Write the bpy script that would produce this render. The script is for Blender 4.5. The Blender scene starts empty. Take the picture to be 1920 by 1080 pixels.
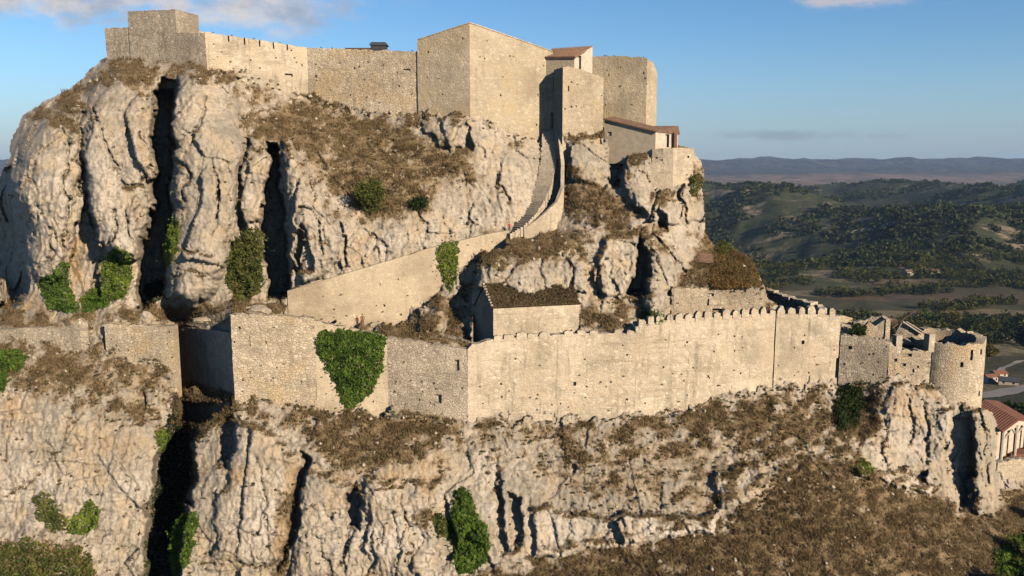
import bpy, math, random
import numpy as np
from mathutils import Vector
random.seed(7)
rng = np.random.default_rng(7)
SC = bpy.context.scene
COL = SC.collection
PI = math.pi

# ---------------------------------------------------------------- camera
F = 1507.0                       # focal length in photo pixels (1920 wide)
PITCH = math.atan(215 / F)
CP, SP = math.cos(PITCH), math.sin(PITCH)
cam_data = bpy.data.cameras.new("camera")
cam_data.sensor_width = 36
cam_data.lens = 36 * F / 1920
cam_data.clip_start = 1
cam_data.clip_end = 60000
cam = bpy.data.objects.new("camera", cam_data)
cam.rotation_euler = (PI / 2 - PITCH, 0, 0)
COL.objects.link(cam)
SC.camera = cam

# ---------------------------------------------------------------- light
SUN_EL = math.radians(22)
SUN_AZ = math.radians(139)       # clockwise from +Y
sun_dir = Vector((math.sin(SUN_AZ) * math.cos(SUN_EL), math.cos(SUN_AZ) * math.cos(SUN_EL), math.sin(SUN_EL)))
sd = bpy.data.lights.new("sun", 'SUN')
sd.energy = 5.0
sd.angle = math.radians(0.5)
sd.color = (1.0, 0.85, 0.67)
so = bpy.data.objects.new("sun", sd)
so.rotation_euler = (-sun_dir).to_track_quat('-Z', 'Y').to_euler()
COL.objects.link(so)

SC.view_settings.view_transform = 'Standard'
SC.view_settings.look = 'None'
SC.view_settings.gamma = 1
SC.view_settings.exposure = 0.40
SC.cycles.diffuse_bounces = 0

W = bpy.data.worlds.new("World")
SC.world = W
W.use_nodes = True


class NT:
    """tiny helper round a node tree"""
    def __init__(s, tree):
        s.t = tree
        tree.nodes.clear()

    def n(s, typ, **kw):
        nd = s.t.nodes.new(typ)
        for k, v in kw.items():
            if k.startswith('i_'):
                nd.inputs[k[2:].replace('_', ' ')].default_value = v
            else:
                setattr(nd, k, v)
        return nd

    def l(s, a, b):
        s.t.links.new(a, b)

    def put(s, sock, v):
        if hasattr(v, 'is_linked') or hasattr(v, 'links'):
            s.t.links.new(v, sock)
        else:
            sock.default_value = v

    def m(s, op, a, b=0.0, c=0.0, clamp=False):
        nd = s.n('ShaderNodeMath', operation=op, use_clamp=clamp)
        for i, v in enumerate((a, b, c)):
            s.put(nd.inputs[i], v)
        return nd.outputs[0]

    def mix(s, f, a, b, blend='MIX'):
        nd = s.n('ShaderNodeMix', data_type='RGBA', blend_type=blend, clamp_factor=True)
        s.put(nd.inputs[0], f)
        for sock, v in ((nd.inputs[6], a), (nd.inputs[7], b)):
            if isinstance(v, tuple) and len(v) == 3:
                v = v + (1,)
            s.put(sock, v)
        return nd.outputs[2]

    def ramp(s, f, lo, hi):
        nd = s.n('ShaderNodeMapRange', interpolation_type='SMOOTHSTEP')
        s.put(nd.inputs[0], f)
        nd.inputs[1].default_value = lo
        nd.inputs[2].default_value = hi
        return nd.outputs[0]

    def noise(s, vec, scale, detail=4, rough=.6, out=0, dist=0):
        nd = s.n('ShaderNodeTexNoise', i_Scale=scale, i_Detail=detail, i_Roughness=rough, i_Distortion=dist)
        s.l(vec, nd.inputs['Vector'])
        return nd.outputs[out]

    def scale(s, vec, xyz, loc=(0, 0, 0)):
        nd = s.n('ShaderNodeMapping')
        s.l(vec, nd.inputs[0])
        nd.inputs['Location'].default_value = loc
        nd.inputs['Scale'].default_value = xyz
        return nd.outputs[0]


w = NT(W.node_tree)
sky = w.n('ShaderNodeTexSky', sky_type='NISHITA')
sky.sun_disc = False
sky.sun_elevation = SUN_EL
sky.sun_rotation = SUN_AZ
sky.altitude = 900
sky.air_density = 1.0
sky.dust_density = 0.25
sky.ozone_density = 2.6
geo = w.n('ShaderNodeNewGeometry')
dirv = w.n('ShaderNodeVectorMath', operation='SCALE')
dirv.inputs['Scale'].default_value = -1
w.l(geo.outputs['Incoming'], dirv.inputs[0])
sep = w.n('ShaderNodeSeparateXYZ')
w.l(dirv.outputs[0], sep.inputs[0])
ysafe = w.m('MAXIMUM', sep.outputs[1], 0.05)
ca = w.m('DIVIDE', sep.outputs[0], ysafe)
cb = w.m('DIVIDE', sep.outputs[2], ysafe)
front = w.ramp(sep.outputs[1], 0.1, 0.3)
comb = w.n('ShaderNodeCombineXYZ')
w.l(ca, comb.inputs[0]); w.l(cb, comb.inputs[1])
cvec = comb.outputs[0]


def cloud(a0, b0, wa, wb, scale, lo, hi, off):
    da = w.m('DIVIDE', w.m('SUBTRACT', ca, a0), wa)
    db = w.m('DIVIDE', w.m('SUBTRACT', cb, b0), wb)
    r = w.m('ADD', w.m('MULTIPLY', da, da), w.m('MULTIPLY', db, db))
    msk = w.m('POWER', 2.718, w.m('MULTIPLY', r, -1.0))
    nz = w.noise(w.scale(cvec, (1, 2.1, 1), (off, off * .7, 0)), scale, 7, .62)
    dens = w.ramp(w.m('ADD', nz, w.m('MULTIPLY', w.m('SUBTRACT', msk, 1.0), .30)), lo, hi)
    return w.m('MULTIPLY', w.m('MULTIPLY', dens, front), w.m('MINIMUM', w.m('MULTIPLY', msk, 2.5), 1.0))


skyc = sky.outputs[0]
hs = w.n('ShaderNodeHueSaturation', i_Saturation=1.22, i_Value=1.0)
w.l(skyc, hs.inputs['Color'])
skyc = hs.outputs[0]
hz_ = w.ramp(cb, .16, -.03)
skyc = w.mix(w.m('MULTIPLY', hz_, .85), skyc, (2.3, 3.1, 4.4))
skyc = w.mix(w.ramp(cb, .0, .25), skyc, (1.12, 1.13, 1.16), 'MULTIPLY')
shade = w.noise(w.scale(cvec, (1, 1.6, 1), (4, 2, 0)), 9, 5, .6)
ccol = w.mix(w.ramp(shade, .35, .62), (3.4, 3.6, 4.3), (6.6, 6.2, 6.1))
c1 = cloud(-0.45, 0.208, 0.20, 0.032, 8.0, 0.22, 0.45, 1.3)
c2 = cloud(0.40, 0.209, 0.07, 0.011, 14, 0.22, 0.5, 3.1)
c3 = cloud(0.36, 0.046, 0.10, 0.006, 16, 0.22, 0.6, 5.7)
c4 = cloud(-0.27, 0.192, 0.08, 0.024, 11, 0.22, 0.5, 7.9)
col = w.mix(w.m('MULTIPLY', c1, .95), skyc, ccol)
col = w.mix(w.m('MULTIPLY', c4, .8), col, ccol)
col = w.mix(w.m('MULTIPLY', c2, .8), col, (5.4, 5.0, 5.2))
col = w.mix(w.m('MULTIPLY', c3, .5), col, (2.2, 2.5, 3.2))
# sky behind the viewer is dimmed to weaken fill light on the cliff
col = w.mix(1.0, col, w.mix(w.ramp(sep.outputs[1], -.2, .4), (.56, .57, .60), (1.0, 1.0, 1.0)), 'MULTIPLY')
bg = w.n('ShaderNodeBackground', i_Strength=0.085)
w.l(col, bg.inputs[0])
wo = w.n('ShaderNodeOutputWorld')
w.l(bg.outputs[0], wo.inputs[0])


# ---------------------------------------------------------------- maths
def P(px, py, Y):
    """world point that stands Y metres ahead and was seen at photo pixel (px, py)"""
    a = (np.asarray(px, float) - 960) / F
    b = (540 - np.asarray(py, float)) / F
    k = np.asarray(Y, float) / (CP + b * SP)
    return np.stack(np.broadcast_arrays(a * k, np.asarray(Y, float) + 0 * k, (b * CP - SP) * k), -1)


def V(px, py, Y):
    return Vector(P(px, py, Y).tolist())


def perlin(x, y, z, seed=0):
    x = np.asarray(x, np.float32); y = np.asarray(y, np.float32); z = np.asarray(z, np.float32)
    x, y, z = np.broadcast_arrays(x, y, z)
    xi = np.floor(x); yi = np.floor(y); zi = np.floor(z)
    xf = x - xi; yf = y - yi; zf = z - zi
    xi = xi.astype(np.int64); yi = yi.astype(np.int64); zi = zi.astype(np.int64)
    u = xf * xf * xf * (xf * (xf * 6 - 15) + 10)
    v = yf * yf * yf * (yf * (yf * 6 - 15) + 10)
    t = zf * zf * zf * (zf * (zf * 6 - 15) + 10)
    out = 0
    for dx in (0, 1):
        wx = u if dx else 1 - u
        for dy in (0, 1):
            wy = v if dy else 1 - v
            for dz in (0, 1):
                wz = t if dz else 1 - t
                h = hash3(xi + dx, yi + dy, zi + dz, seed)
                g1 = (h & 255) / 127.5 - 1
                g2 = ((h >> 8) & 255) / 127.5 - 1
                g3 = ((h >> 16) & 255) / 127.5 - 1
                out = out + wx * wy * wz * (g1 * (xf - dx) + g2 * (yf - dy) + g3 * (zf - dz))
    return out.astype(np.float32)          # about -0.7 .. 0.7


def hash3(x, y, z, seed=0):
    h = (x * 374761393 + y * 668265263 + z * 2147483647 + seed * 974634777) & 0xFFFFFFFF
    h = ((h ^ (h >> 13)) * 1274126177) & 0xFFFFFFFF
    h = ((h ^ (h >> 16)) * 2246822519) & 0xFFFFFFFF
    return (h ^ (h >> 15)).astype(np.int64)


def fbm(x, y, z, oct=4, gain=.5, seed=0):
    out = 0; a = 1.0
    for k in range(oct):
        out = out + a * perlin(x, y, z, seed + k)
        x = x * 2.03; y = y * 2.03; z = z * 2.03; a *= gain
    return out


def facets(x, y, z, seed=0):
    """broken-rock relief: nearest jittered cell gives an offset and a tilted plane"""
    xi = np.floor(x).astype(np.int64); yi = np.floor(y).astype(np.int64); zi = np.floor(z).astype(np.int64)
    best = np.full(x.shape, 9.0, np.float32); val = np.zeros(x.shape, np.float32)
    for dx in (-1, 0, 1):
        for dy in (-1, 0, 1):
            for dz in (-1, 0, 1):
                h = hash3(xi + dx, yi + dy, zi + dz, seed)
                cx = xi + dx + (h & 255) / 255.0 - x
                cy = yi + dy + ((h >> 8) & 255) / 255.0 - y
                cz = zi + dz + ((h >> 16) & 255) / 255.0 - z
                d = cx * cx + cy * cy + cz * cz
                h2 = hash3(xi + dx, yi + dy, zi + dz, seed + 91)
                pl = ((h2 & 255) / 255.0 - .5) + .9 * (((h2 >> 8) & 255) / 255.0 - .5) * cx * 2 + .9 * (((h2 >> 16) & 255) / 255.0 - .5) * cz * 2
                near = d < best
                best = np.where(near, d, best)
                val = np.where(near, pl, val)
    return val.astype(np.float32)


def sdf(px, py, poly, margin=60):
    """signed distance in pixels, positive inside; -margin where far outside"""
    poly = np.asarray(poly, float)
    out = np.full(px.shape, -float(margin))
    x0, y0 = poly.min(0) - margin; x1, y1 = poly.max(0) + margin
    sel = (px > x0) & (px < x1) & (py > y0) & (py < y1)
    if not sel.any():
        return out
    X = px[sel]; Yy = py[sel]
    d2 = np.full(X.shape, 1e12); ins = np.zeros(X.shape, bool)
    n = len(poly)
    for i in range(n):
        ax, ay = poly[i]; bx, by = poly[(i + 1) % n]
        ex, ey = bx - ax, by - ay
        L = ex * ex + ey * ey + 1e-9
        t = np.clip(((X - ax) * ex + (Yy - ay) * ey) / L, 0, 1)
        d2 = np.minimum(d2, (X - ax - t * ex) ** 2 + (Yy - ay - t * ey) ** 2)
        c = ((ay > Yy) != (by > Yy)) & (X < (bx - ax) * (Yy - ay) / (by - ay + 1e-12) + ax)
        ins ^= c
    d = np.sqrt(d2)
    out[sel] = np.maximum(np.where(ins, d, -d), -margin)
    return out


def sstep(x, a, b):
    t = np.clip((x - a) / (b - a), 0, 1)
    return t * t * (3 - 2 * t)


# ---------------------------------------------------------------- object helpers
def tag(o, label=None, cat=None, group=None, kind=None):
    for k, v in (('label', label), ('category', cat), ('group', group), ('kind', kind)):
        if v:
            o[k] = v
    return o


def thing(name, loc, label, cat, group=None):
    o = bpy.data.objects.new(name, None)
    o.empty_display_size = 1
    o.location = loc
    COL.objects.link(o)
    return tag(o, label, cat, group)


def world_loc(o):
    v = Vector(o.location)
    while o.parent:
        o = o.parent
        v += Vector(o.location)
    return v


def mesh_obj(name, verts, faces, mat, parent=None, smooth=False, attrs=None, origin=None):
    """verts in world space; the object gets an origin at its base"""
    verts = np.asarray(verts, float).reshape(-1, 3)
    if origin is None:
        c = (verts.min(0) + verts.max(0)) / 2
        origin = (c[0], c[1], verts[:, 2].min()) if parent is None else tuple(c)
    if parent is not None:
        pl = world_loc(parent)
        loc = Vector(origin) - pl
    else:
        loc = Vector(origin)
    v = verts - np.asarray(origin)
    me = bpy.data.meshes.new(name)
    if isinstance(faces, np.ndarray):
        k = faces.shape[1]
        me.vertices.add(len(v)); me.vertices.foreach_set('co', v.astype(np.float32).ravel())
        me.loops.add(faces.size); me.loops.foreach_set('vertex_index', faces.astype(np.int32).ravel())
        me.polygons.add(len(faces)); me.polygons.foreach_set('loop_start', np.arange(0, faces.size, k, dtype=np.int32))
        me.update(calc_edges=True)
    else:
        me.from_pydata(v.tolist(), [], faces)
        me.update()
    if attrs:
        for an, av in attrs.items():
            at = me.attributes.new(an, 'FLOAT', 'POINT')
            at.data.foreach_set('value', np.asarray(av, np.float32))
    if smooth:
        me.polygons.foreach_set('use_smooth', np.ones(len(me.polygons), bool))
    if mat:
        me.materials.append(mat)
    o = bpy.data.objects.new(name, me)
    o.location = loc
    if parent is not None:
        o.parent = parent
    COL.objects.link(o)
    return o


class MB:
    """collects boxes, prisms and bars in world space"""
    def __init__(s):
        s.v = []; s.f = []

    def add(s, verts, faces):
        b = len(s.v)
        s.v += [tuple(p) for p in verts]
        s.f += [tuple(i + b for i in f) for f in faces]
        return s

    def hexa(s, p):        # 4 bottom (ccw from above), 4 top
        return s.add(p, [(3, 2, 1, 0), (4, 5, 6, 7), (0, 1, 5, 4), (1, 2, 6, 5), (2, 3, 7, 6), (3, 0, 4, 7)])

    def box(s, c, size, rz=0.0):
        c = Vector(c); hx, hy, hz = [q / 2 for q in size]
        ca_, sa_ = math.cos(rz), math.sin(rz)
        pts = []
        for z in (-hz, hz):
            for x, y in ((-hx, -hy), (hx, -hy), (hx, hy), (-hx, hy)):
                pts.append((c.x + x * ca_ - y * sa_, c.y + x * sa_ + y * ca_, c.z + z))
        return s.hexa(pts)

    def slab(s, quad, t):  # quad of 4 points (ccw seen from above), thickness downwards
        q = [Vector(p) for p in quad]
        n = (q[1] - q[0]).cross(q[3] - q[0]).normalized()
        return s.hexa([p - n * t for p in q] + q)

    def bar(s, a, b, r, k=6, r2=None):
        a = Vector(a); b = Vector(b); r2 = r if r2 is None else r2
        d = (b - a).normalized()
        u = d.orthogonal().normalized(); vv = d.cross(u)
        pts = [a + (u * math.cos(2 * PI * i / k) + vv * math.sin(2 * PI * i / k)) * r for i in range(k)]
        pts += [b + (u * math.cos(2 * PI * i / k) + vv * math.sin(2 * PI * i / k)) * r2 for i in range(k)]
        fs = [(i, (i + 1) % k, k + (i + 1) % k, k + i) for i in range(k)] + [tuple(range(k))[::-1], tuple(range(k, 2 * k))]
        return s.add(pts, fs)

    def build(s, name, mat, parent=None, **kw):
        return mesh_obj(name, s.v, s.f, mat, parent, **kw)


# ---------------------------------------------------------------- materials
def new_mat(name):
    m_ = bpy.data.materials.new(name)
    m_.use_nodes = True
    return m_, NT(m_.node_tree)


def finish(t, col, rough=.9, bump=None, bstr=.5, bdist=.1, spec=.15):
    b = t.n('ShaderNodeBsdfPrincipled')
    t.put(b.inputs['Base Color'], col if not isinstance(col, tuple) else col + (1,))
    t.put(b.inputs['Roughness'], rough)
    b.inputs['Specular IOR Level'].default_value = spec
    if bump is not None:
        bn = t.n('ShaderNodeBump', i_Strength=bstr, i_Distance=bdist)
        t.l(bump, bn.inputs['Height'])
        t.l(bn.outputs[0], b.inputs['Normal'])
    o = t.n('ShaderNodeOutputMaterial')
    t.l(b.outputs[0], o.inputs[0])


def stone_mat(name, light, dark, mortar, sc=2.3, contrast=.6, stain=.4, staincol=(.16, .135, .1), bstr=.6, warm=None):
    m_, t = new_mat(name)
    pos = t.n('ShaderNodeNewGeometry').outputs['Position']
    wob = t.n('ShaderNodeVectorMath', operation='MULTIPLY_ADD')
    t.l(t.noise(pos, 1.7, 3, out=1), wob.inputs[0]); wob.inputs[1].default_value = (.25, .25, .2); t.l(pos, wob.inputs[2])
    p = t.scale(wob.outputs[0], (sc, sc, sc * 1.3))
    vo = t.n('ShaderNodeTexVoronoi', feature='F1'); t.l(p, vo.inputs['Vector']); vo.inputs['Scale'].default_value = 1
    ve = t.n('ShaderNodeTexVoronoi', feature='DISTANCE_TO_EDGE'); t.l(p, ve.inputs['Vector']); ve.inputs['Scale'].default_value = 1
    rnd = t.n('ShaderNodeSeparateColor'); t.l(vo.outputs['Color'], rnd.inputs[0])
    fine = t.noise(pos, 7, 5, .7)
    broad = t.noise(t.scale(pos, (1, 1, 1.3), (12, 4, 9)), .085, 6, .62)
    patch = t.noise(pos, .16, 5, .62)
    patch2 = t.noise(t.scale(pos, (.5, .5, .13), (9, 3, 1)), 1, 5, .65)
    bare = t.m('ADD', .35, t.m('MULTIPLY', t.ramp(t.noise(t.scale(pos, (1, 1, 1.6), (3, 8, 2)), .21, 5, .65), .4, .6), .65 * contrast))
    bare = t.m('MULTIPLY', bare, contrast)
    col = t.mix(t.m('MULTIPLY', rnd.outputs[0], bare), light, dark)
    col = t.mix(t.m('MULTIPLY', t.ramp(rnd.outputs[1], .8, .98), contrast), col, tuple(min(.8, c * 1.25) for c in light))
    edge = t.ramp(ve.outputs['Distance'], .0, .13)
    col = t.mix(t.m('MULTIPLY', t.m('SUBTRACT', 1.0, edge), bare), col, mortar)
    col = t.mix(t.m('MULTIPLY', t.ramp(patch, .5, .72), stain), col, staincol)
    col = t.mix(t.m('MULTIPLY', t.ramp(patch2, .52, .75), stain), col, tuple(c * .75 for c in staincol))
    streak = t.noise(t.scale(pos, (.9, .9, .10), (2, 6, 4)), 1, 5, .7)
    col = t.mix(t.m('MULTIPLY', t.ramp(streak, .54, .7), stain * 1.1), col, tuple(c * .8 for c in staincol))
    course = t.noise(t.scale(pos, (.12, .12, 1.5), (6, 2, 4)), 1, 4, .6)
    col = t.mix(t.m('MULTIPLY', t.ramp(course, .55, .68), stain * .8), col, dark)
    col = t.mix(t.m('MULTIPLY', t.ramp(broad, .5, .62), .8), col, tuple(.5 * (p + q) * .82 for p, q in zip(light, dark)))
    col = t.mix(t.m('MULTIPLY', t.ramp(broad, .46, .34), .5), col, tuple(min(.7, c * 1.18) for c in light))
    if warm:
        col = t.mix(t.m('MULTIPLY', t.ramp(t.noise(t.scale(pos, (1, 1, 1), (30, 1, 7)), .22, 4, .6), .48, .68), .7), col, warm)
    col = t.mix(t.ramp(fine, .62, .8), col, tuple(c * .45 for c in dark))
    col = t.mix(t.m('MULTIPLY', t.ramp(t.noise(t.scale(pos, (2.2, 2.2, 2.8)), 1, 4, .7), .58, .68), bare), col, tuple(c * .38 for c in light))
    h = t.m('ADD', t.m('MULTIPLY', edge, .6), t.m('ADD', t.m('MULTIPLY', fine, .7), t.m('MULTIPLY', rnd.outputs[2], .3)))
    finish(t, col, .92, h, bstr, .12)
    return m_


M = {}
M['stone_keep'] = stone_mat('stone_keep', (.50, .41, .285), (.30, .235, .155), (.50, .42, .30), 2.0, .7, .4, (.30, .24, .16), .6, (.48, .37, .22))
M['stone_rubble'] = stone_mat('stone_rubble', (.58, .475, .335), (.28, .22, .15), (.53, .435, .31), 2.2, .85, .45, (.30, .235, .15), .9, (.52, .38, .21))
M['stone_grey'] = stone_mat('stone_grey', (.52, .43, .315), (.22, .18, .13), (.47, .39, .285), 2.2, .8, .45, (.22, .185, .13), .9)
M['stone_new'] = stone_mat('stone_new', (.57, .475, .345), (.33, .265, .18), (.54, .455, .335), 2.1, .8, .8, (.28, .235, .165), .6, (.54, .43, .29))
M['stone_ramp'] = stone_mat('stone_ramp', (.52, .42, .29), (.34, .265, .175), (.50, .41, .29), 2.5, .55, .25, (.3, .24, .16), .5)


def plain(name, col, rough=.85, var=.25, sc=3.0, bstr=.3):
    m_, t = new_mat(name)
    pos = t.n('ShaderNodeNewGeometry').outputs['Position']
    n = t.noise(pos, sc, 5, .65)
    c = t.mix(t.ramp(n, .35, .7), tuple(x * (1 + var) for x in col), tuple(x * (1 - var) for x in col))
    finish(t, c, rough, n, bstr, .05)
    return m_


def tiles_mat(name, a, b, axis_scale=(5, 5, 5)):
    m_, t = new_mat(name)
    pos = t.n('ShaderNodeNewGeometry').outputs['Position']
    vo = t.n('ShaderNodeTexVoronoi', feature='F1'); t.l(t.scale(pos, axis_scale), vo.inputs['Vector']); vo.inputs['Scale'].default_value = 1
    rnd = t.n('ShaderNodeSeparateColor'); t.l(vo.outputs['Color'], rnd.inputs[0])
    n = t.noise(pos, 2.2, 4)
    c = t.mix(rnd.outputs[0], a, b)
    c = t.mix(t.m('MULTIPLY', t.ramp(n, .45, .7), .5), c, tuple(x * .55 for x in b))
    finish(t, c, .85, t.m('ADD', rnd.outputs[1], vo.outputs['Distance']), .6, .06)
    return m_


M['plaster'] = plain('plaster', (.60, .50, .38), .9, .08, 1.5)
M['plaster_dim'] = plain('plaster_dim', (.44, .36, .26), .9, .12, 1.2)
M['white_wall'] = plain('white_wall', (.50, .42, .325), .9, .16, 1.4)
M['wood'] = plain('wood', (.09, .055, .035), .8, .3, 6)
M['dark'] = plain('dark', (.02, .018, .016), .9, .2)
M['slate'] = plain('slate', (.07, .075, .085), .6, .2)
M['metal'] = plain('metal', (.05, .05, .055), .5, .2)
M['tiles'] = tiles_mat('tiles', (.29, .175, .11), (.17, .105, .07))
M['tiles_red'] = tiles_mat('tiles_red', (.30, .135, .08), (.20, .095, .06))
M['step_stone'] = plain('step_stone', (.40, .33, .24), .92, .25, 2.5, .6)
M['concrete'] = plain('concrete', (.34, .29, .23), .9, .1, .4)


def leaf_mat(name, dark, light, extra=None, thin=.25):
    m_, t = new_mat(name)
    at = t.n('ShaderNodeAttribute', attribute_name='tone')
    c = t.mix(at.outputs['Fac'], dark, light)
    if extra:
        pos = t.n('ShaderNodeNewGeometry').outputs['Position']
        c = t.mix(t.m('MULTIPLY', t.ramp(t.noise(pos, .5, 3), .5, .68), .75), c, extra)
    b = t.n('ShaderNodeBsdfPrincipled', i_Roughness=.75)
    b.inputs['Specular IOR Level'].default_value = .12
    t.l(c, b.inputs['Base Color'])
    tr = t.n('ShaderNodeBsdfTranslucent'); t.l(c, tr.inputs[0])
    mx = t.n('ShaderNodeMixShader'); mx.inputs[0].default_value = thin
    t.l(b.outputs[0], mx.inputs[1]); t.l(tr.outputs[0], mx.inputs[2])
    o = t.n('ShaderNodeOutputMaterial'); t.l(mx.outputs[0], o.inputs[0])
    return m_


M['leaf_green'] = leaf_mat('leaf_green', (.035, .072, .011), (.14, .22, .033))
M['leaf_bright'] = leaf_mat('leaf_bright', (.06, .10, .012), (.22, .29, .04))
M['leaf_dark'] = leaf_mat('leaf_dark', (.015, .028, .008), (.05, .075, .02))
M['leaf_olive'] = leaf_mat('leaf_olive', (.045, .06, .014), (.16, .18, .045), (.17, .14, .04))
M['leaf_autumn'] = leaf_mat('leaf_autumn', (.05, .055, .012), (.24, .18, .03))
M['leaf_rust'] = leaf_mat('leaf_rust', (.10, .065, .025), (.30, .19, .07), (.16, .14, .045), .35)
M['grass_dry'] = leaf_mat('grass_dry', (.15, .10, .05), (.40, .285, .15), (.22, .165, .075), .45)
M['scrub'] = leaf_mat('scrub', (.075, .055, .03), (.24, .175, .09), (.10, .10, .04), .35)
M['bark'] = plain('bark', (.10, .075, .05), .9, .3, 5)

# ---------------------------------------------------------------- where the walls stand: (photo x, top y, base y, metres ahead)
WALLS = {
    'turret_left': [(198, 53, 108, 141), (243, 51, 110, 139.4)],
    'turret_box': [(242, 21, 110, 139.2), (331, 18, 118, 136)],
    'turret_right': [(331, 61, 118, 136), (386, 62, 124, 134)],
    'curtain': [(386, 60, 122, 134), (452, 70, 140, 136.5), (520, 80, 158, 139.5), (577, 89, 182, 142)],
    'curtain_rear': [(577, 89, 178, 142), (660, 92, 203, 141), (720, 94, 208, 140), (784, 97, 212, 139.3)],
    'keep': [(783, 76, 212, 139), (881, 44, 214, 136), (960, 71, 246, 139.2), (1036, 98, 262, 142.4)],
    'house_lower': [(1020, 108, 246, 142.3), (1076, 108, 246, 141.2)],
    'gate_block': [(1055, 126, 245, 137), (1066, 124, 246, 137.4), (1098, 133, 246, 138), (1131, 146, 250, 138.8)],
    'back_tower': [(1110, 105, 238, 149), (1170, 105, 250, 147.4), (1212, 108, 262, 146.2), (1224, 118, 262, 147), (1231, 138, 262, 149)],
    'shed_front': [(1133, 222, 262, 142.5), (1229, 245, 284, 138.4)],
    'shed_side': [(1229, 245, 284, 138.4), (1271, 250, 284, 140.4)],
    'revetment': [(1222, 279, 350, 138.2), (1262, 277, 352, 137.6), (1300, 278, 345, 139.2)],
    'stair_wall': [(1040, 243, 258, 139.2), (1047, 262, 300, 137.6), (1052, 305, 345, 135.2), (1051, 350, 390, 132.6), (1040, 378, 425, 131), (1015, 402, 433, 129.3), (980, 429, 438, 127.6)],
    'ramp_wall': [(540, 545, 603, 116.5), (600, 528, 607, 117), (650, 513, 611, 117.7), (700, 498, 613, 118.7), (760, 480, 598, 120.1), (806, 465, 560, 121.4), (860, 452, 512, 123), (910, 440, 468, 124.7), (958, 431, 442, 126.3)],
    'ledge_wall': [(-120, 618, 640, 113.4), (0, 617, 642, 113), (95, 615, 642, 112.6), (132, 612, 645, 112.4), (150, 597, 645, 112.2), (166, 606, 642, 112.6)],
    'west_wall': [(197, 607, 652, 111.2), (258, 609, 670, 111), (326, 613, 690, 110.7)],
    'recess_wall': [(326, 611, 735, 128), (385, 617, 738, 116.4), (437, 624, 745, 108)],
    'bastion': [(434, 590, 736, 113.5), (436, 590, 745, 106.5), (500, 590, 748, 107), (592, 597, 762, 107.8)],
    'ivy_wall': [(592, 602, 765, 107.8), (650, 614, 772, 108.6), (727, 632, 776, 109.8)],
    'rough_wall': [(727, 633, 772, 109.8), (800, 643, 780, 109.4), (877, 656, 782, 108.8)],
    'main_wall': [(877, 655, 780, 108.8), (886, 647, 781, 109), (922, 637, 781, 109.7), (1000, 631, 779, 111), (1090, 625, 780, 112.6), (1191, 625, 780, 113.65)],
    'crest_wall': [(1190, 614, 778, 113.9), (1240, 601, 772, 114.9), (1330, 594, 752, 116.8), (1400, 589, 735, 118.4), (1451, 588, 724, 119.6)],
    'crest_wall_east': [(1453, 588, 724, 119.8), (1520, 589, 720, 121), (1573, 592, 717, 121.9)],
    'dim_wall': [(1574, 629, 717, 121.7), (1620, 632, 716, 120.6), (1666, 640, 718, 119.5)],
    'tower_flank': [(1666, 640, 708, 119.5), (1684, 656, 700, 119.8), (1745, 658, 715, 120.6)],
    'barn_front': [(1263, 541, 612, 124.6), (1433, 538, 606, 124)],
    'chapel_gable': [(889, 572, 640, 118), (907, 535, 640, 115.6), (925, 575, 640, 113.4)],
    'chapel_front': [(925, 575, 640, 113.4), (1086, 567, 634, 116.6)],
}


def wall_Y(pts, px):
    xs = [p[0] for p in pts]; ys = [1.0 / p[3] for p in pts]
    return 1.0 / np.interp(px, xs, ys)


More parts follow.
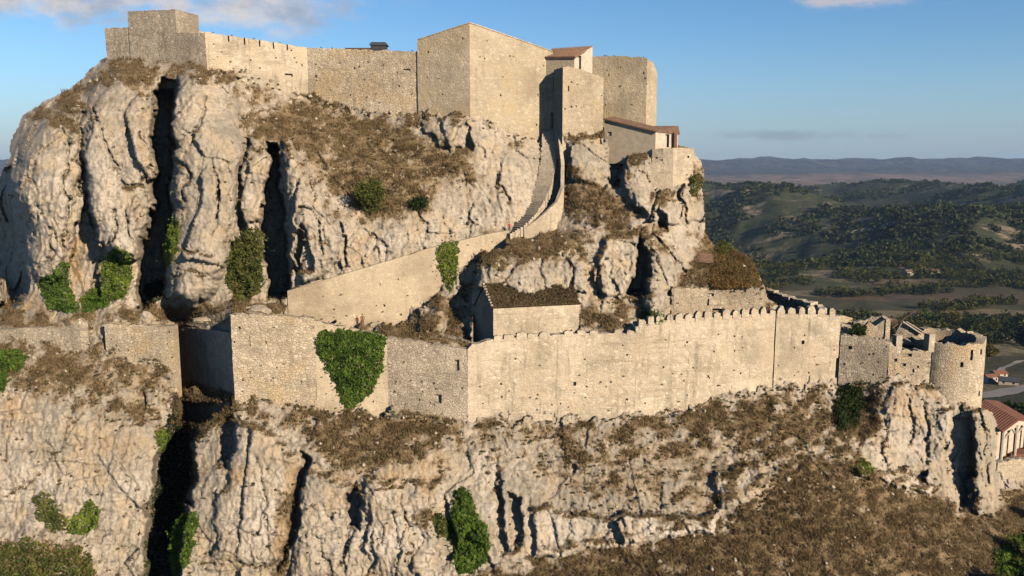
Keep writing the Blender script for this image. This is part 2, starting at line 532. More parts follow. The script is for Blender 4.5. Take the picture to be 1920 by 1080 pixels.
# ---------------------------------------------------------------- the rock: distance control points (x, y, metres ahead)
CTRL = [
    # left crag
    (-220, 480, 140), (-120, 420, 139), (-40, 380, 138), (0, 340, 138), (12, 300, 139), (20, 262, 140), (45, 215, 141), (80, 190, 141), (130, 170, 141), (165, 138, 142), (190, 112, 142.5),
    (30, 360, 124), (60, 300, 124), (60, 400, 121.5), (60, 500, 119.7), (90, 235, 128), (150, 200, 130), (120, 300, 123.5), (120, 420, 120.5), (120, 530, 118.2),
    (190, 150, 134), (230, 150, 132), (220, 230, 127), (220, 330, 123.5), (220, 450, 120), (300, 160, 132), (300, 400, 122.5), (300, 540, 117.5),
    (380, 160, 130), (380, 240, 124.5), (380, 330, 121.5), (380, 450, 118.5), (380, 545, 116.8), (440, 180, 133), (440, 300, 123.5), (440, 500, 118.5),
    (490, 190, 136), (480, 250, 128), (480, 350, 124), (490, 480, 120), (550, 210, 138.5), (545, 300, 123), (560, 400, 119.5), (570, 500, 118), (610, 420, 120.5),
    (-100, 560, 124), (-200, 600, 120), (-40, 470, 137), (4, 470, 136), (4, 420, 137), (2, 540, 130), (-10, 582, 121),
    # grass slope and the rock below it
    (620, 230, 138), (700, 240, 137.6), (780, 235, 136.5), (850, 235, 135.4), (620, 300, 131), (700, 320, 129.5), (780, 320, 130.5), (850, 300, 132),
    (640, 370, 126.5), (700, 400, 125), (780, 390, 126), (860, 380, 128), (660, 440, 121.5), (740, 440, 122), (800, 440, 123.3), (880, 420, 125.8), (620, 500, 119.5), (680, 490, 119.8), (760, 462, 121.8),
    (900, 270, 132.8), (960, 300, 134), (920, 350, 130), (960, 380, 129.5), (900, 400, 127.5), (985, 300, 135.5), (985, 270, 138.5),
    # stair channel
    (1030, 262, 140.6), (1028, 290, 138.9), (1022, 325, 136.4), (1012, 358, 134), (998, 388, 131.6), (972, 415, 129.2),
    # right crag
    (1090, 262, 137.2), (1090, 300, 135.3), (1095, 335, 133.6), (1080, 370, 131.6), (1130, 370, 131.3), (1165, 405, 129.6), (1100, 410, 128.8),
    (1160, 300, 138), (1210, 300, 136.6), (1210, 360, 133.2), (1240, 400, 131.3), (1270, 370, 134.5), (1308, 300, 143), (1316, 340, 143), (1310, 400, 140), (1290, 330, 139.5),
    (1318, 430, 141), (1290, 430, 133.5), (1245, 440, 129), (1345, 460, 137), (1395, 475, 135.5), (1432, 532, 131), (1340, 500, 129.5), (1290, 510, 127.5), (1400, 528, 126.2), (1350, 530, 126), (1275, 535, 126.2),
    (950, 455, 124.2), (1000, 480, 121.8), (1050, 470, 122.6), (920, 500, 120.5), (1000, 520, 119.5), (1080, 530, 120.2), (1120, 480, 123.6), (1120, 560, 118.8), (1180, 470, 125.5), (1180, 540, 122),
    (1230, 480, 124.5), (1230, 560, 120.5), (1150, 600, 116.3), (1200, 590, 118), (1250, 590, 119.8), (1100, 600, 117.2), (870, 520, 121.5), (850, 550, 120.3), (840, 600, 116.6), (880, 630, 114),
    (820, 580, 117.8), (790, 620, 114.5), (740, 624, 113), (700, 622, 113), (640, 610, 114), (580, 600, 113.8), (850, 640, 111.9),
    # terrace on the left
    (60, 575, 118), (180, 580, 117.3), (260, 585, 116.4), (340, 575, 116.4), (420, 575, 116.2), (500, 578, 116.6), (100, 600, 115), (240, 600, 113.8), (340, 598, 126), (400, 603, 116.5), (470, 583, 115),
    (-150, 606, 115), (20, 606, 115.2),
    # terrace behind the crest walls
    (1000, 622, 115), (1120, 616, 116), (1300, 600, 122), (1400, 596, 122.6), (1460, 580, 126), (1530, 586, 126), (1600, 612, 125), (1700, 640, 125), (1800, 650, 128), (1560, 604, 125),
    # lower cliff, left
    (-150, 680, 110.5), (0, 680, 109.5), (100, 690, 108.6), (250, 710, 107.8), (320, 715, 107.5), (-100, 780, 105.5), (50, 760, 105.6), (150, 800, 104.2), (270, 800, 104.6),
    (0, 900, 102), (120, 900, 101.4), (240, 900, 102), (0, 1000, 99.5), (120, 960, 99.8), (230, 1000, 99.6), (0, 1080, 95.5), (120, 1080, 95.5), (240, 1080, 97), (-200, 1080, 96), (-200, 900, 103),
    (-200, 1300, 87), (100, 1300, 87), (300, 1300, 90), (340, 760, 109), (350, 900, 104), (400, 770, 107.3), (400, 840, 104.5), (380, 950, 101.5), (380, 1060, 98.5),
    (480, 770, 105.8), (480, 830, 103.2), (480, 920, 100.8), (460, 1000, 99.5), (460, 1080, 97.5), (600, 790, 105.6), (680, 790, 106.2), (600, 850, 102.4), (680, 870, 102), (760, 830, 103.6),
    (600, 930, 100.2), (700, 930, 100), (600, 1000, 98.8), (700, 1010, 98.6), (800, 930, 100.6), (800, 1010, 98.9), (700, 1080, 97), (850, 1080, 96.6), (600, 1300, 90), (560, 770, 106.4),
    (850, 800, 107.4), (850, 860, 104), (930, 800, 107.9), (1000, 810, 109), (930, 870, 104.5), (930, 960, 100.8), (1020, 900, 104.4), (1000, 980, 101), (1000, 1040, 99.5),
    # scrub slope
    (1100, 800, 110.6), (1100, 870, 106.6), (1100, 940, 103), (1100, 1010, 100.6), (1200, 800, 111.4), (1200, 880, 106.6), (1200, 960, 102.6), (1250, 1010, 100.8), (1320, 1000, 101.2), (1330, 800, 112), (1330, 880, 107.5), (1350, 950, 103.4),
    (1450, 760, 116.5), (1450, 830, 111), (1450, 900, 106.5), (1560, 740, 119.6), (1560, 800, 115), (1560, 870, 110), (1640, 760, 117.5), (1650, 840, 113),
    # rock below the round tower
    (1690, 740, 118.6), (1690, 820, 116.4), (1690, 880, 114.2), (1745, 780, 118.2), (1790, 772, 117.5), (1825, 770, 118.8), (1800, 830, 116.2), (1800, 940, 113.2), (1745, 860, 116), (1720, 910, 113), 
    (1850, 785, 121.2), (1850, 860, 119.5), (1850, 950, 116.4), (1866, 780, 124.5), (1866, 860, 123), (1900, 880, 126), (1920, 860, 128), (2100, 860, 132), (1900, 940, 121.5), (2100, 960, 124),
    # grass slope, bottom right
    (930, 1075, 97.6), (1100, 1060, 97), (1250, 1040, 98.2), (1400, 980, 101.6), (1500, 920, 105.4), (1600, 900, 108), (1700, 920, 109.5), (1640, 960, 104.8), (1500, 1020, 98.5), (1350, 1080, 94.5), (1600, 1080, 96.5),
    (1750, 1000, 104), (1850, 1000, 108), (1800, 1080, 98.5), (1920, 1060, 103), (2100, 1080, 108), (1000, 1300, 84), (1400, 1300, 82), (1800, 1300, 85), (2140, 1300, 94), (1150, 1100, 95),
]
for nm, pts in WALLS.items():
    for (x, tp, bs, Y) in pts:
        CTRL.append((x, bs + 7, Y - .35))
for nm in ('turret_left', 'turret_box', 'turret_right', 'curtain', 'curtain_rear', 'keep', 'back_tower', 'house_lower'):
    for (x, tp, bs, Y) in WALLS[nm]:
        CTRL.append((x, bs - 28, Y + 4)); CTRL.append((x, 40, Y + 16))
for nm in ('west_wall', 'bastion', 'ivy_wall', 'rough_wall', 'main_wall', 'crest_wall', 'crest_wall_east', 'dim_wall', 'recess_wall', 'ledge_wall'):
    for (x, tp, bs, Y) in WALLS[nm]:
        CTRL.append((x, tp + 6, Y + 1.6))
for nm in ('ramp_wall',):
    for (x, tp, bs, Y) in WALLS[nm]:
        CTRL.append((x, tp - 3, Y + 1.3)); CTRL.append((x, tp + 12, Y + 1.1))

CTRL = np.array(CTRL, float)
GS = 2.0
gx = np.arange(-220, 2141, GS); gy = np.arange(60, 1301, GS)
PX, PY = np.meshgrid(gx, gy)


def rbf(ctrl, X, Yp):
    c = ctrl[:, :2] / 100.0
    _, keep = np.unique(np.round(c, 2), axis=0, return_index=True)
    c = c[keep]; v = ctrl[keep, 2]
    n = len(c)
    D = np.sqrt(((c[:, None] - c[None]) ** 2).sum(-1))
    A = np.zeros((n + 3, n + 3)); A[:n, :n] = D - .03 * np.eye(n) * 1.0
    A[:n, n] = 1; A[n, :n] = 1; A[:n, n + 1:] = c; A[n + 1:, :n] = c.T
    wts = np.linalg.solve(A, np.concatenate([v, np.zeros(3)]))
    q = np.stack([X.ravel(), Yp.ravel()], -1) / 100.0
    out = np.empty(len(q))
    for i in range(0, len(q), 20000):
        qq = q[i:i + 20000]
        d = np.sqrt(((qq[:, None] - c[None]) ** 2).sum(-1))
        out[i:i + 20000] = d @ wts[:n] + wts[n] + qq @ wts[n + 1:]
    return out.reshape(X.shape)


cs = 10.0
cx_ = np.arange(gx[0], gx[-1] + cs, cs); cy_ = np.arange(gy[0], gy[-1] + cs, cs)
CXX, CYY = np.meshgrid(cx_, cy_)
coarse = rbf(CTRL, CXX, CYY)


def bilerp(grid, x0, y0, step, X, Yp):
    fx = np.clip((X - x0) / step, 0, grid.shape[1] - 1.001); fy = np.clip((Yp - y0) / step, 0, grid.shape[0] - 1.001)
    ix = fx.astype(int); iy = fy.astype(int); fx = fx - ix; fy = fy - iy
    return (grid[iy, ix] * (1 - fx) + grid[iy, ix + 1] * fx) * (1 - fy) + (grid[iy + 1, ix] * (1 - fx) + grid[iy + 1, ix + 1] * fx) * fy


YB = bilerp(coarse, cx_[0], cy_[0], cs, PX, PY)
# ragged outlines: bend the drawing plane a little before the shapes are laid on it
w1 = fbm(PX / 46, PY / 46, 0.3 + 0 * PX, 4, .6, 11); w2 = fbm(PX / 46, PY / 46, 7.7 + 0 * PX, 4, .6, 23)
WX = PX + 15 * w1; WY = PY + 15 * w2


w3 = fbm(PX / 14, PY / 30, 0.3 + 0 * PX, 2, .6, 17)


def bump(poly, h, wpx):
    global YB
    d = sdf(WX, WY, poly)
    t = np.clip(d / wpx, 0, 1)
    YB = YB - np.where(d > 0, h * np.sqrt(np.clip(1 - (1 - t) ** 2, 0, 1)), 0)


def cut(poly, h, wpx):
    global YB
    d = sdf(WX, WY, poly)
    YB = YB + h * sstep(d, -wpx * .3, wpx)


# pillars of the left crag
bump([(30, 290), (55, 230), (90, 205), (140, 178), (152, 235), (148, 330), (135, 400), (132, 450), (118, 525), (62, 525), (42, 430), (26, 340)], 2.6, 30)
bump([(158, 200), (185, 140), (215, 122), (292, 145), (286, 250), (278, 400), (262, 490), (225, 500), (185, 470), (165, 400), (150, 320), (148, 250)], 3.2, 32)
bump([(170, 215), (200, 250), (235, 330), (262, 390), (255, 480), (185, 470), (165, 400), (152, 300)], 1.1, 12)
cut([(288, 175), (302, 146), (327, 143), (326, 250), (325, 330), (318, 440), (308, 560), (255, 585), (262, 520), (276, 420), (286, 300)], 15, 9)
cut([(135, 440), (160, 380), (178, 420), (192, 480), (190, 560), (150, 560), (138, 500)], 3.5, 8)
bump([(325, 140), (345, 118), (400, 122), (440, 150), (457, 215), (455, 300), (442, 400), (425, 520), (370, 572), (308, 562), (326, 450), (332, 330), (322, 240)], 3.4, 34)
bump([(330, 470), (400, 480), (420, 500), (395, 560), (315, 562), (312, 500)], .8, 10)
bump([(462, 250), (500, 245), (512, 300), (498, 420), (450, 425), (455, 330)], 1.6, 18)
cut([(500, 262), (522, 270), (535, 400), (546, 548), (500, 562), (492, 430), (486, 380), (498, 320)], 10, 7)
cut([(440, 420), (452, 380), (462, 440), (462, 560), (430, 560)], 2.5, 10)
bump([(527, 262), (547, 254), (566, 300), (612, 370), (640, 440), (622, 512), (566, 532), (540, 470), (541, 400), (536, 330)], 3.4, 34)
cut([(548, 430), (560, 420), (580, 460), (588, 510), (552, 510)], 2.6, 7)
cut([(-220, 320), (16, 310), (30, 380), (38, 440), (46, 510), (56, 555), (30, 582), (-220, 590)], 12, 10)
bump([(-60, 535), (6, 532), (8, 568), (-60, 575)], 9, 10)
# middle
bump([(795, 200), (850, 195), (880, 210), (885, 250), (868, 280), (820, 275), (790, 240)], 2.0, 18)
cut([(845, 250), (878, 215), (884, 262), (890, 290), (852, 292)], 2.6, 10)
bump([(885, 505), (900, 458), (940, 440), (1010, 440), (1060, 445), (1090, 480), (1100, 545), (1000, 560), (890, 540)], 3.0, 30)
cut([(862, 512), (880, 470), (902, 452), (905, 480), (892, 530), (866, 548)], 3.0, 9)
cut([(832, 560), (862, 540), (886, 545), (886, 640), (828, 632)], 3.2, 8)
bump([(780, 560), (806, 552), (832, 560), (828, 620), (790, 615)], 1.2, 14)
bump([(1130, 440), (1190, 436), (1200, 460), (1178, 545), (1140, 560), (1110, 520)], 1.8, 16)
cut([(1174, 545), (1190, 470), (1203, 440), (1216, 470), (1214, 560), (1176, 552)], 4.5, 8)
bump([(1200, 470), (1220, 440), (1262, 470), (1277, 500), (1270, 560), (1225, 600), (1205, 580)], 3.0, 24)
cut([(1244, 545), (1264, 530), (1264, 612), (1240, 604)], 3.0, 6)
# right crag
bump([(1056, 250), (1136, 250), (1140, 320), (1120, 345), (1060, 330)], 1.4, 14)
cut([(1139, 262), (1180, 258), (1176, 300), (1160, 345), (1138, 350)], 6, 8)
bump([(1170, 300), (1215, 270), (1228, 330), (1265, 360), (1280, 420), (1220, 420), (1185, 385), (1165, 350)], 2.8, 26)
bump([(1290, 300), (1322, 330), (1322, 420), (1280, 420), (1270, 370)], 2.0, 20)
cut([(1225, 395), (1245, 385), (1250, 430), (1232, 435)], 2.5, 8)
# lower cliff
cut([(338, 750), (440, 752), (408, 775), (372, 800), (368, 880), (352, 960), (342, 1040), (345, 1310), (268, 1310), (272, 1040), (280, 930), (296, 850), (326, 790)], 14, 12)
cut([(400, 810), (440, 775), (438, 840), (430, 880), (404, 870)], 3.2, 7)
bump([(440, 790), (500, 800), (560, 850), (545, 960), (520, 1060), (400, 1060), (400, 960), (432, 890)], 1.6, 22)
cut([(552, 900), (572, 850), (584, 862), (566, 930), (548, 1020), (520, 1080), (514, 1060), (536, 980)], 2.6, 8)
bump([(575, 880), (640, 890), (650, 960), (640, 1080), (540, 1090), (560, 960)], 1.4, 20)
cut([(640, 930), (664, 900), (678, 940), (674, 1000), (652, 990)], 3.2, 8)
bump([(680, 900), (830, 900), (840, 1010), (800, 1080), (690, 1080)], 1.2, 24)
cut([(925, 880), (940, 870), (945, 960), (960, 1040), (938, 1040), (920, 960)], 1.6, 10)
cut([(950, 920), (975, 930), (985, 1000), (960, 1040)], 1.8, 10)
cut([(688, 780), (704, 735), (722, 700), (742, 680), (748, 700), (730, 740), (712, 790)], 2.0, 7)
bump([(700, 742), (728, 692), (757, 686), (764, 770), (720, 782)], 1.6, 14)
cut([(806, 745), (820, 735), (836, 742), (835, 770), (812, 768)], 2.0, 5)
bump([(1000, 950), (1100, 960), (1250, 965), (1350, 960), (1345, 1002), (1200, 1015), (1000, 1046)], 1.3, 12)
bump([(1340, 880), (1430, 870), (1450, 905), (1400, 945), (1345, 960)], 1.2, 14)
bump([(1668, 715), (1760, 720), (1790, 790), (1770, 870), (1740, 905), (1660, 880), (1660, 800)], .9, 24)
bump([(1600, 880), (1700, 880), (1745, 905), (1745, 930), (1700, 915), (1620, 892)], 1.5, 10)
cut([(1786, 785), (1820, 778), (1823, 830), (1818, 945), (1800, 960), (1785, 930), (1772, 850)], 3.2, 9)
bump([(1822, 772), (1852, 762), (1868, 780), (1870, 860), (1868, 970), (1832, 962), (1820, 900), (1825, 830)], 3.0, 16)
cut([(1560, 725), (1650, 722), (1652, 790), (1610, 830), (1580, 810)], 1.6, 24)
cut([(1715, 880), (1735, 878), (1740, 905), (1722, 905)], 1.5, 5)

def crack(line, wpx, depth):
    global YB
    line = np.asarray(line, float)
    x0, y0 = line.min(0) - 30; x1, y1 = line.max(0) + 30
    s_ = (WX > x0) & (WX < x1) & (WY > y0) & (WY < y1)
    X = WX[s_]; Q = WY[s_]; d2 = np.full(X.shape, 1e9)
    for (ax, ay), (bx, by) in zip(line, line[1:]):
        ex, ey = bx - ax, by - ay
        tt = np.clip(((X - ax) * ex + (Q - ay) * ey) / (ex * ex + ey * ey), 0, 1)
        d2 = np.minimum(d2, (X - ax - tt * ex) ** 2 + (Q - ay - tt * ey) ** 2)
    YB[s_] += (.75 if line[:, 1].mean() < 560 else .38) * depth * np.exp(-d2 / (wpx * wpx * .5))


for ln, wp_, dp in [([(150, 215), (146, 300), (150, 345), (160, 380), (176, 430)], 4.5, 2.6), ([(170, 205), (190, 250), (215, 300), (240, 345), (266, 352)], 3.5, 1.8), ([(262, 250), (282, 290), (275, 330), (262, 345)], 3, 1.4),
                    ([(118, 240), (120, 330), (128, 420), (118, 470)], 3.5, 1.7), ([(212, 400), (215, 450), (200, 470)], 3.5, 1.4), ([(235, 385), (240, 430), (256, 470)], 3, 1.2), ([(457, 260), (450, 340), (440, 400)], 4, 2), ([(385, 175), (374, 230), (352, 262)], 4, 1.5),
                    ([(330, 300), (352, 330), (345, 372)], 4, 1.5), ([(64, 300), (66, 400), (60, 440)], 3.5, 1.2), ([(90, 430), (100, 480), (60, 505)], 3.5, 1.3), ([(310, 515), (360, 510), (400, 522)], 2.5, 1.0), ([(400, 300), (410, 380), (396, 440)], 3, 1.0),
                    ([(566, 300), (590, 380), (600, 470)], 3, 1.2), ([(640, 420), (650, 500)], 3, 1.2), ([(700, 440), (720, 490)], 3, 1.0), ([(790, 400), (800, 450)], 3, 1.0), ([(885, 390), (880, 440)], 3, 1.2), ([(560, 440), (612, 450)], 3, .8),
                    ([(130, 690), (128, 800), (120, 930)], 3.5, 1.2), ([(150, 770), (110, 840), (60, 900), (10, 930)], 3.5, 1.3), ([(20, 780), (10, 860)], 4, 1.3), ([(250, 780), (230, 860), (240, 960)], 3, 1.0), ([(330, 1040), (460, 1060), (560, 1070)], 3, 1.3),
                    ([(480, 860), (500, 930), (480, 1000)], 3.5, 1.2), ([(620, 890), (690, 930), (760, 900)], 3, 1.0), ([(760, 960), (770, 1040)], 3, 1.2), ([(700, 1000), (690, 1080)], 3.5, 1.3), ([(1010, 490), (1020, 550)], 3, 1.2), ([(960, 500), (940, 540)], 3, 1.0),
                    ([(1060, 470), (1070, 560)], 3.5, 1.5), ([(1120, 500), (1125, 560)], 3.5, 1.3), ([(1220, 300), (1235, 360), (1215, 410)], 3.5, 1.5), ([(1270, 360), (1290, 420)], 3.5, 1.4), ([(930, 320), (950, 380)], 3, 1.2), ([(1700, 740), (1710, 840)], 4, 1.4), ([(1740, 760), (1735, 870)], 4, 1.3), ([(1850, 800), (1846, 900)], 3, 1.2)]:
    crack(ln, wp_, dp)

sel_ = sdf(WX, WY, [(270, 680), (332, 684), (334, 760), (318, 800), (270, 790)]) > 0
YB[sel_] = np.minimum(YB[sel_], 110.3 - (PY[sel_] - 690) * .035)

# which part of the sheet is there: everything below the skyline of rock
HILL = [(-220, 470), (-60, 380), (-5, 335), (12, 298), (20, 260), (42, 214), (80, 190), (128, 170), (162, 136), (188, 113), (205, 98), (300, 85), (386, 92), (480, 110), (580, 140), (680, 165), (782, 175), (881, 170), (960, 200),
        (1020, 215), (1040, 215), (1060, 220), (1110, 215), (1200, 225), (1228, 255), (1275, 270), (1300, 280), (1312, 300), (1322, 340), (1320, 400), (1325, 440), (1346, 460), (1395, 475), (1420, 505), (1434, 532), (1442, 566),
        (1500, 592), (1575, 604), (1660, 640), (1745, 668), (1830, 700), (1836, 764), (1862, 772), (1872, 800), (1870, 885), (1920, 880), (2140, 870), (2140, 1300), (-220, 1300)]
msd = sdf(PX + 7 * w1, PY + 7 * w2, HILL, 60)
# beyond 40 px inside the sdf saturates at +inf of the inside; that is fine
MASK = msd > 0

# ---------------------------------------------------------------- what covers it
def soft(poly, wpx=22):
    return sstep(sdf(WX + 10 * w2, WY - 10 * w1, poly, 70), -wpx, wpx)


veg = np.zeros_like(YB)
VEG = [([(560, 230), (600, 178), (650, 200), (720, 215), (800, 265), (860, 280), (905, 330), (830, 350), (800, 400), (700, 408), (625, 360), (560, 300)], .74),
       ([(440, 150), (560, 180), (600, 240), (540, 262), (470, 235), (455, 200)], .55), ([(465, 228), (520, 228), (545, 250), (470, 252)], .8),
       ([(700, 225), (860, 280), (880, 330), (700, 330)], .7), ([(1062, 320), (1110, 345), (1170, 365), (1196, 420), (1150, 436), (1060, 395)], .85),
       ([(-220, 590), (60, 592), (150, 594), (300, 568), (430, 568), (430, 600), (280, 608), (-220, 616)], .75),
       ([(548, 778), (640, 762), (780, 788), (852, 800), (800, 860), (700, 888), (620, 872), (590, 850)], .8), ([(440, 752), (640, 752), (640, 800), (520, 810), (440, 790)], .45),
       ([(-220, 640), (190, 652), (325, 690), (320, 735), (200, 735), (60, 740), (-220, 720)], .6), ([(60, 740), (200, 735), (320, 735), (300, 800), (180, 780)], .42), ([(330, 725), (440, 730), (450, 790), (370, 800), (320, 790)], .9),
       ([(1020, 860), (1200, 792), (1450, 722), (1600, 730), (1660, 740), (1655, 850), (1560, 880), (1450, 900), (1340, 955), (1100, 945)], .4), ([(860, 790), (1200, 790), (1100, 860), (900, 830)], .4),
       ([(890, 1090), (1100, 1040), (1340, 1012), (1450, 930), (1470, 890), (1600, 880), (1720, 925), (1800, 965), (1870, 960), (2140, 935), (2140, 1310), (870, 1310)], .92),
       ([(885, 470), (905, 445), (960, 436), (1020, 440), (1030, 470), (960, 490), (900, 490)], .9), ([(1270, 545), (1300, 480), (1340, 448), (1400, 466), (1440, 540)], 1.0), ([(1085, 575), (1180, 580), (1190, 625), (1085, 622)], .85),
       ([(40, 214), (130, 168), (190, 120), (215, 118), (180, 170), (130, 205), (60, 240)], .5), ([(200, 106), (290, 104), (330, 122), (210, 130)], .65), ([(1290, 300), (1320, 320), (1324, 380), (1300, 400), (1285, 350)], .45),
       ([(1190, 420), (1230, 430), (1262, 470), (1240, 470), (1200, 440)], .8), ([(1300, 440), (1345, 450), (1330, 480), (1290, 475)], .6), ([(780, 600), (830, 540), (860, 535), (850, 620), (790, 622)], .5), ([(730, 770), (870, 782), (880, 800), (740, 795)], .7),
       ([(-220, 1010), (150, 1020), (180, 1080), (250, 1310), (-220, 1310)], .7), ([(530, 900), (560, 930), (540, 1080), (510, 1080)], .5), ([(1570, 725), (1660, 722), (1660, 800), (1600, 840), (1560, 800)], .9), ([(640, 900), (700, 905), (690, 930), (650, 925)], .5), ([(1860, 930), (2140, 900), (2140, 1000), (1860, 1000)], .8),
       ([(770, 965), (800, 965), (800, 985), (770, 985)], .8)]
for poly, s in VEG:
    veg = np.maximum(veg, s * soft(poly))
ochre = np.zeros_like(YB)
for poly, s in [([(128, 440), (152, 440), (156, 540), (130, 550)], 1.0), ([(430, 880), (470, 880), (470, 910), (430, 910)], .8), ([(540, 860), (575, 850), (560, 960), (530, 1060), (510, 1040)], .8), ([(600, 880), (760, 870), (820, 850), (850, 880), (800, 900), (640, 905)], .5),
                ([(790, 890), (820, 885), (815, 920), (795, 930)], .9), ([(655, 430), (700, 450), (690, 510), (650, 500)], .5), ([(250, 200), (280, 200), (280, 320), (255, 320)], .4), ([(1020, 420), (1060, 430), (1050, 460), (1010, 440)], .5), ([(1090, 480), (1130, 500), (1130, 570), (1095, 560)], .5),
                ([(0, 740), (80, 740), (60, 790), (0, 800)], .5), ([(120, 790), (260, 800), (250, 860), (140, 850)], .4), ([(1670, 720), (1760, 730), (1740, 800), (1680, 790)], .5), ([(40, 560), (100, 570), (110, 596), (40, 596)], .6)]:
    ochre = np.maximum(ochre, s * soft(poly, 14))
pale = np.zeros_like(YB)
for poly, s in [([(40, 860), (110, 850), (110, 940), (30, 960)], .8), ([(-50, 920), (270, 900), (270, 980), (-50, 1000)], .6), ([(900, 860), (940, 855), (935, 980), (895, 1030), (905, 940)], 1.0), ([(480, 900), (530, 870), (520, 960), (470, 1040)], .8), ([(600, 960), (840, 930), (900, 1030), (600, 1060)], .6),
                ([(1010, 805), (1045, 802), (1048, 830), (1012, 832)], 1.0), ([(1240, 775), (1440, 740), (1400, 770), (1250, 800)], .8), ([(980, 970), (1350, 960), (1350, 1000), (980, 1040)], .7), ([(630, 440), (820, 410), (960, 400), (960, 430), (700, 490), (630, 510)], .45), ([(50, 300), (150, 260), (280, 330), (270, 460), (60, 500)], .35),
                ([(1660, 880), (1760, 900), (1740, 930), (1640, 900)], .9), ([(1680, 720), (1790, 780), (1770, 860), (1690, 850)], .3)]:
    pale = np.maximum(pale, s * soft(poly, 16))
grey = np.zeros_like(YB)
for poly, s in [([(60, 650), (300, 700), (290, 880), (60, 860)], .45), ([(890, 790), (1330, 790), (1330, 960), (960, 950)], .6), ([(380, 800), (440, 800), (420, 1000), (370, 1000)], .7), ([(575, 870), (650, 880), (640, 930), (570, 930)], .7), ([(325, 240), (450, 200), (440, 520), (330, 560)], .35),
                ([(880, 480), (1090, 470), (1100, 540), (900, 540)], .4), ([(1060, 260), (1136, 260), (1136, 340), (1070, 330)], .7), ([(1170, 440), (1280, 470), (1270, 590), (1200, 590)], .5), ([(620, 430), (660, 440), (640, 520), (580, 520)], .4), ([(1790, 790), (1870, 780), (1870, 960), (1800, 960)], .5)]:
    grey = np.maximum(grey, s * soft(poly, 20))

# slope of the large shapes (before the small relief)
W0 = P(PX, PY, YB)
tu = np.gradient(W0, axis=1); tv = np.gradient(W0, axis=0)
nrm = np.cross(tv, tu); nrm /= np.linalg.norm(nrm, axis=-1, keepdims=True) + 1e-9
nrm[nrm[..., 1] > 0] *= -1
slope = nrm[..., 2]
pn = fbm(PX / 30, PY / 30, 0 * PX + 2.2, 4, .6, 5)
flat_veg = sstep(slope + .25 * pn, .62, .86) * .8
veg = np.clip(np.maximum(veg + .75 * pn * sstep(veg, .03, .2) * (veg < .97), flat_veg * (PY > 110)), 0, 1.1)
upper = np.clip((620 - PY) / 60, 0, 1)

# small relief, along the line of sight: fractures, facets, pits
sx, sy, sz = [W0[..., k][MASK].astype(np.float32) for k in range(3)]
rockf = np.clip(1 - veg[MASK] * .85, .12, 1)
up = upper[MASK]
d = 1.3 * fbm(sx * .07, sy * .07, sz * .045, 2, .45, 31)
crk = sstep(perlin(sx * .06, sy * .06, sz * .05, 39), -.1, .25)           # cracked zones between whole slabs
n1 = perlin(sx * .16 + .35 * perlin(sx * .3, sy * .3, sz * .2, 44), sy * .16, sz * .035, 41)
d = d + rockf * (.05 + (.15 + .3 * up) * crk) * np.exp(-(n1 / .018) ** 2)
n3 = perlin(sx * .07, sy * .07, sz * .34 + .25 * perlin(sx * .25, sy * .25, sz * .2, 47), 43)
d = d + rockf * (.30 - .12 * up) * sstep(n3, -.02, .03)                    # bedding: one block set back above another
n4 = perlin(sx * .1, sy * .1, sz * .6 + .3 * perlin(sx * .35, sy * .35, sz * .3, 46), 45)
d = d + rockf * .22 * (1 - up * .5) * sstep(n4, -.01, .02)
wob1 = perlin(sx * .6, sy * .6, sz * .6, 48)
d = d + rockf * (.75 + .75 * up) * facets(sx * .17 + wob1 * .06, sy * .17, sz * .06 + wob1 * .03, 3)
d = d + rockf * (.16 + .26 * crk) * facets(sx * .55 + wob1 * .12, sy * .55, sz * .26 + wob1 * .08, 4)
d = d + rockf * (.15 + .15 * crk) * facets(sx * 1.7, sy * 1.7, sz * .9, 6)
d = d + (.13 + .07 * rockf) * fbm(sx * 1.6, sy * 1.6, sz * 1.2, 3, .75, 51)
d = d + rockf * .8 * np.maximum(0, perlin(sx * 1.3, sy * 1.3, sz * 1.7, 57) - .33)
REL = np.zeros_like(YB)
REL[MASK] = d
YT = YB + REL
# walls stand in front of the sheet, the ground in front of their feet
YS = YT.copy()                       # the surface anything hangs on: walls or rock
for nm, pts in WALLS.items():
    xs = [p[0] for p in pts]
    yw = wall_Y(pts, PX)
    inx = (PX >= xs[0] - 1) & (PX <= xs[-1] + 1)
    top = np.interp(PX, xs, [p[1] for p in pts]); base = np.interp(PX, xs, [p[2] for p in pts]) + (26 if pts[0][2] > 500 else 14) * w1 + 14 * w3
    a = inx & (PY > top - 2) & (PY < base)
    YT[a] = np.maximum(YT[a], yw[a] + .7 + .25 * REL[a].clip(0, 1))
    YS[a] = yw[a]
    if nm not in ('chapel_gable', 'chapel_front', 'barn_front', 'recess_wall', 'house_lower', 'shed_side', 'shed_front'):
        b = inx & (PY >= base) & (PY < base + 26)
        lim = yw[b] - .05 - .25 * np.abs(pn[b])
        f = sstep(base[b] + 26 - PY[b], 0, 20)
        lim = lim - .5 * np.clip(w3[b], 0, 1)
        YT[b] = YT[b] * (1 - f) + np.minimum(YT[b], lim) * f
        YS[b] = YT[b]


def ground_Y(px, py):
    return bilerp(YT, gx[0], gy[0], GS, np.asarray(px, float), np.asarray(py, float))


def surf_Y(px, py):
    return bilerp(YS, gx[0], gy[0], GS, np.asarray(px, float), np.asarray(py, float))


